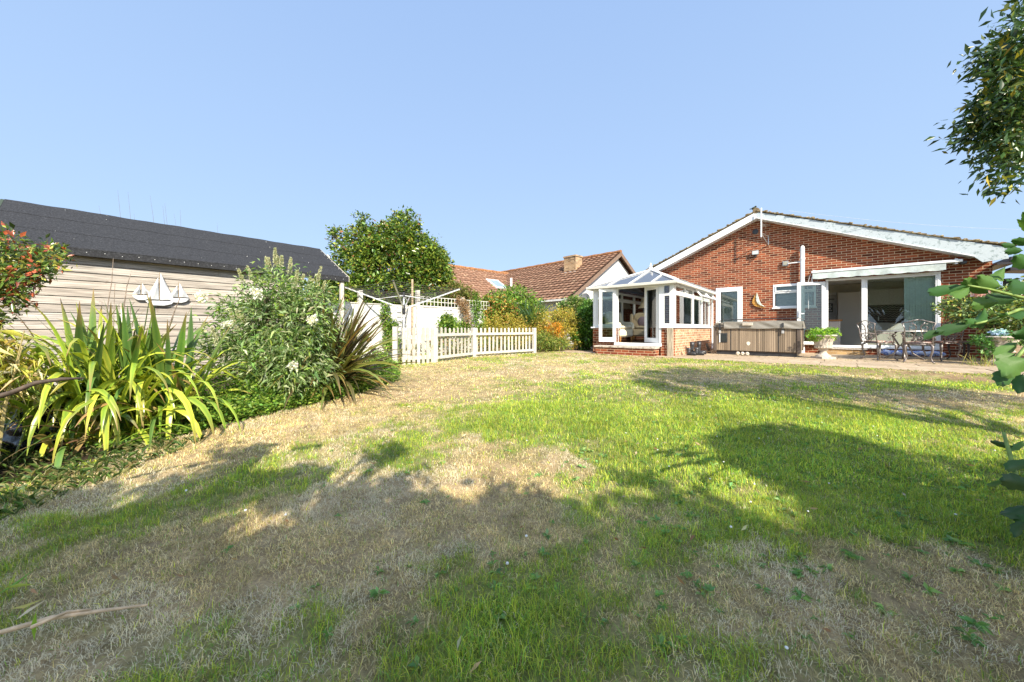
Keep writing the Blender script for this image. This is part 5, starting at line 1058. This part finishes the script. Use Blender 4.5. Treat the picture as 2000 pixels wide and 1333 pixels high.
shrub('variegated_shrub', 'green shrub flecked with red and yellow beside the trellis end', [bl(962, 605, 13.6, 26, 30), bl(985, 610, 13.4, 26, 24), bl(965, 640, 13.4, 30, 35)], 420, .085, [[.14, .24, .03], [.45, .2, .06], [.4, .42, .08], [.06, .12, .02]], [.4, .2, .2, .2])
shrub('golden_shrub', 'low golden shrub just behind the right bay of the picket fence', [bl(990, 638, 12.8, 38, 26), bl(960, 655, 12.6, 34, 30), bl(1015, 652, 12.6, 26, 32)], 420, .05, GO, [.35, .3, .25, .1], wr=.35)
shrub('golden_shrub', 'large golden and orange shrub right of the picket fence end', [bl(1088, 630, 13.2, 48, 30), bl(1060, 655, 13, 30, 28), bl(1048, 640, 13.1, 22, 26), bl(1105, 655, 13, 36, 26), bl(1075, 660, 12.8, 30, 22)], 700, .05, GO, [.35, .3, .2, .15], wr=.35)
shrub('orange_heather', 'small patch of orange flowering shrub on the front of the golden shrub', [bl(1082, 640, 12.55, 15, 11), bl(1092, 652, 12.5, 9, 8)], 50, .04, [[.75, .28, .03], [.7, .4, .06]], per=10, sig=.04, r0=.012)
shrub('leafy_shrub', 'green and cream leaved shrub beneath the satellite dish', [bl(1122, 605, 14.2, 28, 24), bl(1098, 625, 14.2, 22, 22), bl(1135, 640, 14, 24, 30)], 420, .09, [[.14, .25, .04], [.07, .13, .03], [.42, .42, .2]], [.45, .3, .25])
shrub('dark_shrub', 'dark green shrub hard against the left side of the conservatory', [bl(1150, 625, 13.2, 20, 34), bl(1142, 655, 13, 24, 26), bl(1155, 600, 13.4, 12, 14)], 420, .08, [[.09, .2, .03], [.05, .12, .02], [.14, .28, .04]])
shrub('back_shrub', 'dull green shrub behind the trellis topped fence', [bl(885, 572, 14.2, 34, 18), bl(850, 590, 14.2, 24, 20), bl(920, 580, 14.2, 14, 12)], 300, .08, [[.12, .17, .03], [.2, .22, .05], [.28, .2, .09]])
shrub('low_growth', 'low mixed growth just behind the pickets of the gate and first bay', [bl(800, 690, 8.9, 30, 22, .2), bl(870, 680, 10.2, 36, 26, .3), bl(925, 680, 11.2, 40, 22, .3), bl(975, 680, 12.2, 36, 18, .3)], 260, .06, [[.2, .3, .06], [.35, .33, .12], [.12, .18, .05], [.4, .28, .16]], per=9, r0=.01)
shrub('corner_shrub', 'small lime green bush behind the gate at the foot of the white fence', [bl(874, 632, 11.2, 13, 14)], 90, .07, GR, per=9, r0=.015)
shrub('climber', 'green climbing plant between the two lattices on the white fence', [bl(752, 612, 10.1, 6, 22, .08), bl(762, 640, 10.1, 10, 14, .1), bl(766, 668, 10, 14, 14, .12)], 130, .06, GR, per=9, sig=.05, r0=.012)
shrub('climber', 'thin green climber on the right end of the white fence', [bl(930, 600, 12.4, 6, 24, .1), bl(937, 630, 12.4, 9, 22, .12), bl(900, 638, 12.0, 22, 10, .15)], 130, .06, GR, per=9, sig=.05, r0=.012)
shrub('dead_climber', 'brown dried climber hanging over the white fence post', [bl(908, 600, 12.1, 7, 14, .1), bl(912, 628, 12, 5, 20, .1), bl(900, 590, 12.2, 9, 7, .1)], 110, .045, [[.35, .22, .12], [.45, .32, .18], [.25, .15, .08]], per=9, sig=.05, r0=.02)
shrub('low_bush', 'straggly green growth at the foot of the low picket fence end', [bl(1062, 668, 12.2, 20, 14), bl(1090, 672, 12.3, 20, 10)], 170, .07, [[.2, .3, .05], [.42, .38, .1], [.12, .2, .04]], wr=.2)
t = thing('spiky_palm', 'dark green fan of pointed leaves rising between the golden shrubs', 'palm', V3(1040, 645, 13.0))
straps('leaves', (0, 0, .2), 80, (.6, 1.15), (.035, .06), [[.10, .17, .07], [.15, .22, .06], [.3, .34, .06]], [.5, .3, .2], LEAF, t, spread=(.1, 1.15), droop=.6, seg=6)
MB().tube([(0, 0, -.8), (0, 0, .05)], [.09, .07], 8).build('trunk', BARK, t)
# ---- left border
t = thing('flax_clump', 'large clump of yellow-green strap leaves below the shed boats', 'flax', (-3.60, 3.42, -.2))
FL = [[.58, .60, .07], [.36, .46, .06], [.16, .26, .06], [.5, .32, .12]]
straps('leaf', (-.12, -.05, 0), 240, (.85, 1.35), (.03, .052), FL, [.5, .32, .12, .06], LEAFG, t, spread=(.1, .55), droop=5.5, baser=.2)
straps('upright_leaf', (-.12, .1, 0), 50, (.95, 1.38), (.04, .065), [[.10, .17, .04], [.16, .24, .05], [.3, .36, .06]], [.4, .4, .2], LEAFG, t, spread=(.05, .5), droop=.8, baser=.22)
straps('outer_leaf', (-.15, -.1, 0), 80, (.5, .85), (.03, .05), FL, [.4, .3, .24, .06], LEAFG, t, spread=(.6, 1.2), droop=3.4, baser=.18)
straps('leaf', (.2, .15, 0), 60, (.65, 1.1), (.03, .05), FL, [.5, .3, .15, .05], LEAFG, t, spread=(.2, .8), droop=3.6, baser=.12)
straps('dead_leaf', (0, -.1, 0), 26, (.4, .85), (.02, .045), [[.45, .3, .16], [.25, .14, .08]], None, LEAF, t, spread=(.6, 1.4), droop=2.5, baser=.2)
t = thing('bronze_flax', 'bronze and brown spiky leaved clump in front of the white fence', 'flax', (-2.72, 5.2, -.18))
BZ = [[.13, .10, .04], [.25, .18, .05], [.24, .24, .06], [.07, .05, .03], [.42, .22, .05]]
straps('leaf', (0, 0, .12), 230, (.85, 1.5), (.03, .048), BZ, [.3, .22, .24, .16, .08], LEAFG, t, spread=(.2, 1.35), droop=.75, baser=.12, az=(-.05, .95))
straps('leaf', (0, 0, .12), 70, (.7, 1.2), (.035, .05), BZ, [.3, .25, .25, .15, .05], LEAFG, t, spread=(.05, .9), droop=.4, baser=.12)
# butterfly bush
t = thing('butterfly_bush', 'tall grey-green bush with pale flower spikes in front of the shed', 'bush', (-2.95, 4.55, -.18))
BB = [(0, 0, 1.0, .55, .5, .5), (-.48, 0, .8, .42, .42, .45), (.34, .05, .85, .36, .4, .45), (.1, -.1, .5, .6, .5, .4), (-.05, 0, 1.45, .35, .33, .28), (.35, .1, 1.3, .32, .3, .25), (-.5, .1, 1.2, .28, .28, .25)]
crown('foliage', BB, 1150, 12, .055, .075, .24, [[.22, .30, .12], [.16, .27, .08], [.42, .48, .28], [.10, .17, .05], [.26, .38, .06]], [.3, .26, .20, .12, .12], LEAF, t, shell=.75, droop=.25)
limbs((0, 0, 0), [(x+random.uniform(-.2, .2), y, z+.1) for x, y, z, *_ in BB for _ in range(3)], .035, parent=t, name='stem', fork=.25)
def spike(base, tip, r, name, mat, par, cl, n=160):
    base = np.array(base); tip = np.array(tip); tt = rng.random(n)**.8; q = base+(tip-base)*tt[:, None]; d = rng.normal(size=(n, 3)); d /= np.linalg.norm(d, axis=1, keepdims=True)
    q = q+d*(r*(1-tt*.85))[:, None]*.7; return leaf_mesh(name, q, d+np.array([0, 0, .7]), .02, .6, pal(n, cl), mat, par)
rs = random.Random(12)
for i in range(20):
    a = rs.uniform(0, 6.28); r_ = rs.uniform(0, .6); x = r_*math.cos(a); y = r_*math.sin(a)*.8; z = 1.38+.36*(1-abs(x+.1)/.6)+rs.uniform(-.1, .1)
    if i > 14: x = rs.uniform(-.7, .75); y = rs.uniform(-.55, -.2); z = rs.uniform(.4, 1.1)
    L_ = rs.uniform(.14, .24); tx, ty = x*.25+rs.uniform(-.03, .03), y*.2
    s_ = spike((x, y, z), (x+tx*.5, y+ty*.5, z+L_), .03, 'flower_spike', LEAF, t, [[.46, .47, .30], [.56, .56, .40]], 260)
for i, (px, py, rr_) in enumerate(((502, 571, 20), (395, 580, 22), (610, 625, 16), (572, 715, 12), (446, 634, 10))):
    c = P(px, py, 4.15); cl = crown('white_flower', [(c.x+2.95, c.y-4.55, c.z+.18, rr_*4.15/F*.45, .04, rr_*4.15/F*.5)], 26, 10, .012, .022, .9, [[.8, .79, .76]], parent=t, shell=.9)
# photinia at the left edge
PHS = [(-300, 400), (8, 425), (28, 438), (45, 460), (48, 480), (62, 490), (80, 484), (100, 472), (128, 478), (112, 508), (108, 530), (80, 525), (70, 555), (48, 580), (38, 610), (20, 640), (-300, 700)]
t = tree('red_tipped_shrub', 'shrub with red young leaves reaching in from the left edge', 'shrub', (-5.1, 3.25, -.2), [(-5.2, 3.3, 1.35, .7, .6, .5), (-4.6, 3.4, 1.3, .6, .35, .42), (-4.35, 3.45, 1.45, .35, .2, .2), (-5.2, 3.2, .9, .7, .5, .5)], 680, 13, .045, .06, .36,
     [[.10, .17, .03], [.06, .10, .03], [.34, .36, .07], [.5, .12, .06], [.35, .09, .05]], [.34, .26, .22, .09, .09], .04, mat=LEAFG, keep=lambda q: inpoly(*to_px(q), PHS), shell=.9, nlimb=14)
# bamboo-like grass clump
t = thing('bamboo_clump', 'clump of yellow and straw coloured narrow leaves at the left edge', 'bamboo', (-3.95, 2.3, -.25))
def bam(name, c, k, per, rad, L_, sig, palette):
    q, d = tufts([c], k, .8); n = len(q)*per; T = np.repeat(q, per, 0); az = rng.normal(-.5, .9, n); D = np.stack([np.cos(az), np.sin(az), rng.normal(-.35, .45, n)], 1)
    return leaf_mesh(name, T+rng.normal(size=(n, 3))*sig, D, L_*(.6+.8*rng.random(n)), .085, pal(n, palette), LEAF, t, droop=.35)
BM = [[.62, .58, .12], [.74, .64, .3], [.42, .48, .08], [.78, .66, .42], [.2, .28, .05]]
bam('foliage', (-.10, .25, .72, .5, .4, .33), 260, 11, .2, .115, .045, BM); bam('foliage', (.08, -.1, .3, .38, .35, .33), 190, 10, .2, .12, .045, BM); bam('foliage', (.30, -.30, .18, .2, .15, .18), 26, 7, .2, .12, .04, BM)
m_ = MB()
for i in range(26):
    a = rs.uniform(-.5, .35); b = rs.uniform(-.3, .4); m_.tube([(a, b, 0), (a*1.1, b*1.1, .45), (a*1.3+.05, b*1.2, .9+rs.uniform(-.2, .15))], [.008, .006, .003], 5, (1, 1, 1))
m_.build('cane', simple('cane', (.42, .34, .16), .5, var=.2), t)
t = thing('bowed_cane', 'long dark bowed cane arching across the strap leaves at the left edge', 'cane', V3(-60, 790, 1.55))
p0 = Vector(V3(-60, 790, 1.55)); m_ = MB(); m_.tube([Vector(V3(*q))-p0 for q in ((-60, 790, 1.55), (20, 768, 1.6), (70, 748, 1.65), (120, 741, 1.7), (165, 739, 1.75))], [.013, .011, .010, .009, .003], 7); m_.build('stem', simple('dark_cane', (.09, .065, .05), .7, var=.3, sc=40), t, smooth=True)
# broken canes on the grass
t = thing('broken_cane', 'split bamboo cane lying on the grass in the bottom left corner', 'cane', (-1.6, 1.30, float(gz(-1.6, 1.3))))
m_ = MB(); z_ = .045; o_ = Vector((-1.6, 1.30, float(gz(-1.6, 1.3))))
def gp2(px, py, up): 
    d_ = (H+.27-up)*F/(py-HY); q = P(px, py, d_); return q-o_
m_.tube([gp2(-120, 1262, .06), gp2(0, 1236, .06), gp2(100, 1207, .05), gp2(200, 1193, .05), gp2(288, 1182, .04)], [.009, .008, .008, .006, .004], 8); m_.tube([gp2(60, 1226, .07), gp2(130, 1196, .06), gp2(178, 1190, .06)], [.006, .005, .003], 7); m_.build('cane', simple('cane_tan', (.66, .48, .3), .5, var=.4, sc=12), t, smooth=True)
k_ = np.array([gp2(20, 1190, .08), gp2(70, 1195, .1), gp2(5, 1150, .12), gp2(30, 1212, .05), gp2(60, 1150, .04), gp2(-10, 1165, .1), gp2(70, 1110, .03), gp2(195, 1160, .03)]); dd_ = np.array([[.6, .1, .15], [.1, -.1, -.6], [.8, .2, .0], [.4, .3, .3], [.7, -.3, 0], [.3, .4, .3], [.4, -.4, .2], [0, -.3, .5]])
for i in range(8): leaf_mesh('leaf', k_[i:i+1], dd_[i:i+1], (.1, .09, .09, .08, .07, .1, .03, .03)[i], .16, np.array([((.5, .45, .12), (.3, .5, .05), (.35, .42, .08), (.7, .62, .5), (.5, .28, .14), (.2, .4, .06), (.8, .75, .65), (.75, .7, .6))[i]]), LEAF, t)
# black glazed garden figure
t = thing('garden_figure', 'black glazed crouching figure half hidden under the strap leaves', 'garden ornament', (-4.02, 3.05, -.22))
m_ = MB(); 
for c, r_ in (((0, 0, .08), (.24, .18, .1)), ((0.03, -.02, .17), (.2, .15, .1)), ((-.04, 0, .27), (.12, .1, .1)), ((.02, -.02, .39), (.15, .11, .065)), ((.12, -.03, .385), (.07, .07, .055)), ((-.1, -.02, .38), (.07, .07, .05)), ((.17, -.06, .16), (.07, .07, .07)), ((-.15, -.08, .12), (.09, .08, .1)), ((.08, -.12, .06), (.09, .08, .06))): m_.ball(c, r_, 16, 10)
o = m_.build('body', BLACKG, t, smooth=True); rm = o.modifiers.new('r', 'REMESH'); rm.mode = 'VOXEL'; rm.voxel_size = .016; rm.use_smooth_shade = True; sm_ = o.modifiers.new('s', 'SMOOTH'); sm_.iterations = 6
# bare stems against the shed boards
t = thing('bare_stem_plant', 'thin bare stems standing up in front of the shed boards', 'stems', (-4.3, 4.75, -.2)); o_ = Vector((-4.3, 4.75, -.2)); m_ = MB()
for pts, d_, r_ in ([[(207, 660), (210, 600), (218, 550), (222, 505)], 4.9, .008], [[(240, 660), (242, 600), (247, 560), (256, 535)], 4.9, .009], [[(222, 650), (222, 600), (224, 555)], 4.9, .005], [[(330, 640), (342, 605), (352, 580)], 5.0, .009], [[(258, 640), (262, 615), (272, 603)], 4.9, .006], [[(252, 640), (255, 600), (262, 590)], 4.8, .004]):
    m_.tube([Vector(V3(x+rs.uniform(-1, 1), y, d_))-o_ for x, y in pts], [r_, r_*.8, r_*.6, r_*.3][:len(pts)], 5)
m_.build('stem', simple('pale_stem', (.30, .24, .19), .9, var=.4, sc=30), t)
# faint bare twigs beyond the shed roof
t = thing('bare_sapling', 'bare twiggy sapling tops just showing above the shed roof', 'sapling', (-7.6, 9.6, -.2)); m_ = MB()
for i, (px, py) in enumerate(((230, 372), (193, 402), (250, 375), (293, 382), (322, 398), (318, 402), (352, 410), (262, 418), (340, 418), (424, 436))):
    m_.tube([(.4, 0, 1.95), Vector(V3(px+14, 520, 9.6))-Vector((-7.6, 9.6, -.2)), Vector(V3(px+rs.uniform(0, 12), py+40, 9.6))-Vector((-7.6, 9.6, -.2)), Vector(V3(px, py, 9.6))-Vector((-7.6, 9.6, -.2))], [.010, .006, .003, .0015], 5)
m_.tube([(0, 0, 0), (.4, 0, 2.0)], [.05, .02], 7); m_.build('branch', simple('twig_grey', (.16, .14, .14), .9), t)
# leafy low growth along the border edge
n = 7200; tt = rng.random(n); ex = np.interp(tt, [0, .22, .43, .63, .82, 1], [-3.3, -3.0, -2.6, -2.25, -1.95, -2.5]); ey = np.interp(tt, [0, .22, .43, .63, .82, 1], [3.0, 3.55, 4.25, 5.1, 6.1, 7.6])
off = np.abs(rng.normal(0, .3, n)); x = ex-off*.85+rng.normal(0, .03, n); y = ey+off*.3; hgt = (.06+.30*off.clip(0, .5)/.5*(.5+fbm(x, y, 3, 17)))*(tt > .2)+.05
K = 5; X_ = np.repeat(x, K); Y_ = np.repeat(y, K); Hh = np.repeat(hgt, K); Pn = np.stack([X_+rng.normal(0, .03, n*K), Y_+rng.normal(0, .03, n*K), gz(X_, Y_)+Hh*rng.random(n*K)**.6], 1)
D = rng.normal(size=(n*K, 3))*np.array([1, 1, .4])+np.array([.3, -.4, .35])
o = leaf_mesh('ground_cover', Pn, D, rng.uniform(.025, .055, n*K), .55, pal(n*K, [[.14, .27, .04], [.22, .36, .05], [.08, .17, .03], [.32, .42, .08]]), LEAF, droop=.15); tag(o, 'low leafy weeds spilling from the left border onto the dry grass', 'ground cover', kind='stuff')
n = 900; x = rng.uniform(-4.4, -2.75, n); y = rng.uniform(1.9, 3.2, n); K = 4; X_ = np.repeat(x, K); Y_ = np.repeat(y, K); az = rng.uniform(0, 6.28, n*K)
o = leaf_mesh('border_grass', np.stack([X_, Y_, gz(X_, Y_)], 1), np.stack([np.cos(az)*.5, np.sin(az)*.5, rng.uniform(.4, 1, n*K)], 1), rng.uniform(.04, .12, n*K), .08, pal(n*K, [[.12, .2, .05], [.3, .28, .12], [.08, .14, .04]]), LEAF, droop=.3); tag(o, 'rough grass under the strap leaves and bamboo at the left edge', 'grass', kind='stuff')
n = 500; a = rng.uniform(-5.2, 6, n); b_ = np.where(rng.random(n) < .6, -4.98+rng.normal(0, .05, n), -2.95+rng.normal(0, .05, n)); b_ = np.where((a < .4), -4.98, b_)
wx = 7.43+a*c8+b_*s8; wy = 13.4-a*s8+b_*c8; K = 7; X_ = np.repeat(wx, K)+rng.normal(0, .03, n*K); Y_ = np.repeat(wy, K)+rng.normal(0, .03, n*K); az = rng.uniform(0, 6.28, n*K)
o = leaf_mesh('paving_weeds', np.stack([X_, Y_, -.03+0*X_], 1), np.stack([np.cos(az)*.6, np.sin(az)*.6, rng.uniform(.3, 1, n*K)], 1), rng.uniform(.03, .08, n*K), .2, pal(n*K, [[.3, .32, .08], [.5, .4, .2], [.16, .24, .05]]), LEAF, droop=.2); tag(o, 'weeds and straw growing along the paving edge and the hot tub', 'weeds', kind='stuff')
# ---- right side: rose bush, fern, large-leaved branches
t = shrub('rose_bush', 'pink flowered rose bush in front of the bungalow corner', [(11.1, 8.3, 1.3, .7, .45, .42), (10.4, 8.2, 1.2, .5, .4, .3), (11.5, 8.0, .95, .8, .5, .5), (11.9, 8.2, 1.5, .6, .5, .35)], 620, .06, [[.10, .19, .05], [.26, .36, .14], [.46, .48, .10], [.05, .09, .03], [.3, .12, .06]], [.34, .24, .16, .22, .04], wr=.5, mat=LEAFG)
for px, py in ((1909, 572), (1925, 568)):
    c = P(px, py, 8.0); q = tuple(c-Vector(t.location)); crown('rose', [(q[0], q[1], q[2], .06, .06, .05)], 12, 9, .02, .05, .9, [[.75, .42, .45], [.8, .6, .6]], parent=t)
shrub('back_hedge', 'yellow-green hedge growing behind the rose bush at the right edge', [(12.6, 8.3, 1.0, .9, .5, .75), (13.4, 8.6, 1.6, .9, .6, .8), (12.1, 7.4, .6, .7, .4, .5)], 560, .07, [[.12, .2, .03], [.38, .4, .06], [.22, .28, .05]])
t = thing('border_fern', 'dry spiky grass tuft at the foot of the right hand urn', 'grass tuft', (9.9, 7.55, -.02))
straps('blade', (0, 0, 0), 40, (.2, .42), (.008, .014), [[.5, .42, .14], [.3, .34, .08]], None, LEAF, t, spread=(.2, 1.2), droop=2, baser=.12, seg=5)
def bigleaf(px0, py0, px1, py1, wpx, d0, d1, colr, curl=.25):
    A = Vector(V3(px0, py0, d0)); B = Vector(V3(px1, py1, d1)); ax_ = B-A; L_ = ax_.length; ax_.normalize(); view = ((A+B)/2-Vector((0, 0, H))).normalized()
    sd = ax_.cross(view).normalized(); tw = rs.uniform(-.7, .7); nn = sd.cross(ax_).normalized(); s2 = sd*math.cos(tw)+nn*math.sin(tw); n2 = s2.cross(ax_).normalized(); w_ = wpx*d0/F/2; n = 10; vs_ = []
    for i in range(n+1):
        f = i/n; prof = (math.sin(math.pi*min(1, f**.8*1.0))**.75)*(1-.25*f)+.02 if 0 < f < 1 else .02; c = A+ax_*L_*f+n2*L_*curl*(math.sin(f*math.pi)*.5)+n2*.0
        for j, s_ in enumerate((-1, -.5, 0, .5, 1)):
            wob = 1+.12*math.sin(i*2.1+j); q = c+s2*w_*prof*s_*wob+n2*w_*(.35*abs(s_)+.12*math.sin(i*2.3+s_*2)*abs(s_)); vs_.append(tuple(q))
    fs = [(i*5+j, i*5+j+1, (i+1)*5+j+1, (i+1)*5+j) for i in range(n) for j in range(4)]; return vs_, fs, [colr]*len(vs_)
t = thing('large_leaved_shrub', 'shrub with big dark glossy leaves reaching in from the right edge', 'shrub', (2.6, 1.75, -.25)); o_ = Vector((2.6, 1.75, -.25))
BIGL = foliage_mat('broad_leaf', .5, .25, .25)
LVS = [(1890, 558, 1817, 570, 26, 1.42, 1.35), (1895, 560, 1862, 575, 24, 1.42, 1.36), (1935, 575, 1888, 548, 30, 1.45, 1.38), (1960, 560, 1915, 540, 34, 1.42, 1.4), (1955, 590, 1905, 597, 30, 1.4, 1.36), (1990, 585, 1930, 582, 28, 1.45, 1.4), (1950, 545, 1965, 520, 26, 1.45, 1.5),
       (1900, 632, 1835, 648, 26, 1.35, 1.28), (1850, 645, 1808, 664, 18, 1.3, 1.25), (1930, 632, 1890, 625, 24, 1.36, 1.33), (1905, 628, 1922, 600, 22, 1.36, 1.4), (1965, 610, 2010, 590, 34, 1.3, 1.4), (2040, 660, 1985, 655, 44, 1.2, 1.2),
       (1985, 690, 1960, 725, 36, 1.2, 1.18), (1990, 668, 1953, 702, 26, 1.25, 1.2), (2010, 700, 1968, 735, 48, 1.12, 1.1), (1980, 720, 1955, 752, 34, 1.15, 1.12), (1998, 730, 1990, 768, 26, 1.1, 1.08), (2030, 560, 1978, 548, 40, 1.35, 1.3), (2020, 520, 1985, 500, 36, 1.4, 1.4), (2010, 480, 1978, 470, 22, 1.5, 1.5), (2005, 455, 1985, 430, 18, 1.5, 1.5), (2010, 440, 1996, 415, 20, 1.5, 1.5), (2000, 490, 1965, 492, 20, 1.5, 1.5), (1985, 480, 1958, 478, 14, 1.5, 1.5),
       (2030, 950, 1962, 940, 40, 1.0, .98), (2010, 985, 1955, 1002, 34, .98, .96), (2020, 900, 1970, 918, 24, 1.05, 1.0), (1990, 880, 1935, 862, 14, 1.1, 1.1), (1975, 935, 1930, 948, 10, 1.05, 1.0), (2000, 1020, 1985, 1050, 22, .95, .93), (2015, 1010, 1990, 1030, 30, .95, .95), (1998, 860, 1960, 880, 16, 1.1, 1.1)]
for i, a in enumerate(LVS):
    cl_ = rs.choice([(.035, .10, .025), (.05, .13, .03), (.09, .18, .04), (.03, .075, .022)]); vs_, fs, cs3 = bigleaf(*a[:4], a[4]*.85, a[5], a[6], cl_)
    npmesh('leaf', np.array(vs_)-np.array(o_), fs, np.array(cs3), BIGL, t, smooth=True)
for pts in ([(2080, 600, 1.5), (1990, 580, 1.45), (1930, 565, 1.43), (1890, 558, 1.42)], [(2080, 600, 1.4), (1990, 605, 1.38), (1940, 625, 1.36), (1905, 633, 1.35)], [(2070, 640, 1.25), (2010, 670, 1.22), (1985, 700, 1.18)], [(2050, 1000, 1.0), (1990, 950, 1.02), (1970, 880, 1.08), (1960, 845, 1.1)]):
    m_ = MB(); m_.tube([Vector(V3(*q))-o_ for q in pts], [.008, .006, .005, .004][:len(pts)], 7); m_.build('branch', simple('green_stem', (.22, .32, .08), .5, var=.3, sc=20), t, smooth=True)
q = Vector(V3(2080, 600, 1.45))-o_; m_ = MB(); m_.tube([(0, 0, 0), (.06, .0, .3), (.03, -.05, .6), tuple(q*.5+Vector((.04, 0, .32))), tuple(q)], [.02, .018, .015, .011, .006], 8, None)
q2 = Vector(V3(2070, 640, 1.25))-o_; q3 = Vector(V3(2050, 1000, 1.0))-o_; m_.tube([(.03, -.05, .6), tuple(q2*.6+Vector((0, 0, .35))), tuple(q2)], [.013, .009, .006], 7); m_.tube([(.02, 0, .1), tuple(q3*.5+Vector((0, 0, .08))), tuple(q3)], [.012, .009, .006], 7); m_.build('stem', BARK, t, smooth=True)
crown('foliage', [(0, -.1, .75, .55, .4, .5), (.3, .1, 1.0, .5, .4, .4), (-.1, -.35, .3, .4, .3, .3), (.2, .2, .4, .5, .4, .35)], 420, 5, .05, .095, .5, [[.05, .13, .03], [.09, .18, .04], [.03, .08, .022]], mat=BIGL, parent=t, shell=.9, keep=lambda q_: (to_px(q_+np.array(o_))[0] > 2100) & (to_px(q_+np.array(o_))[0] < 3600))
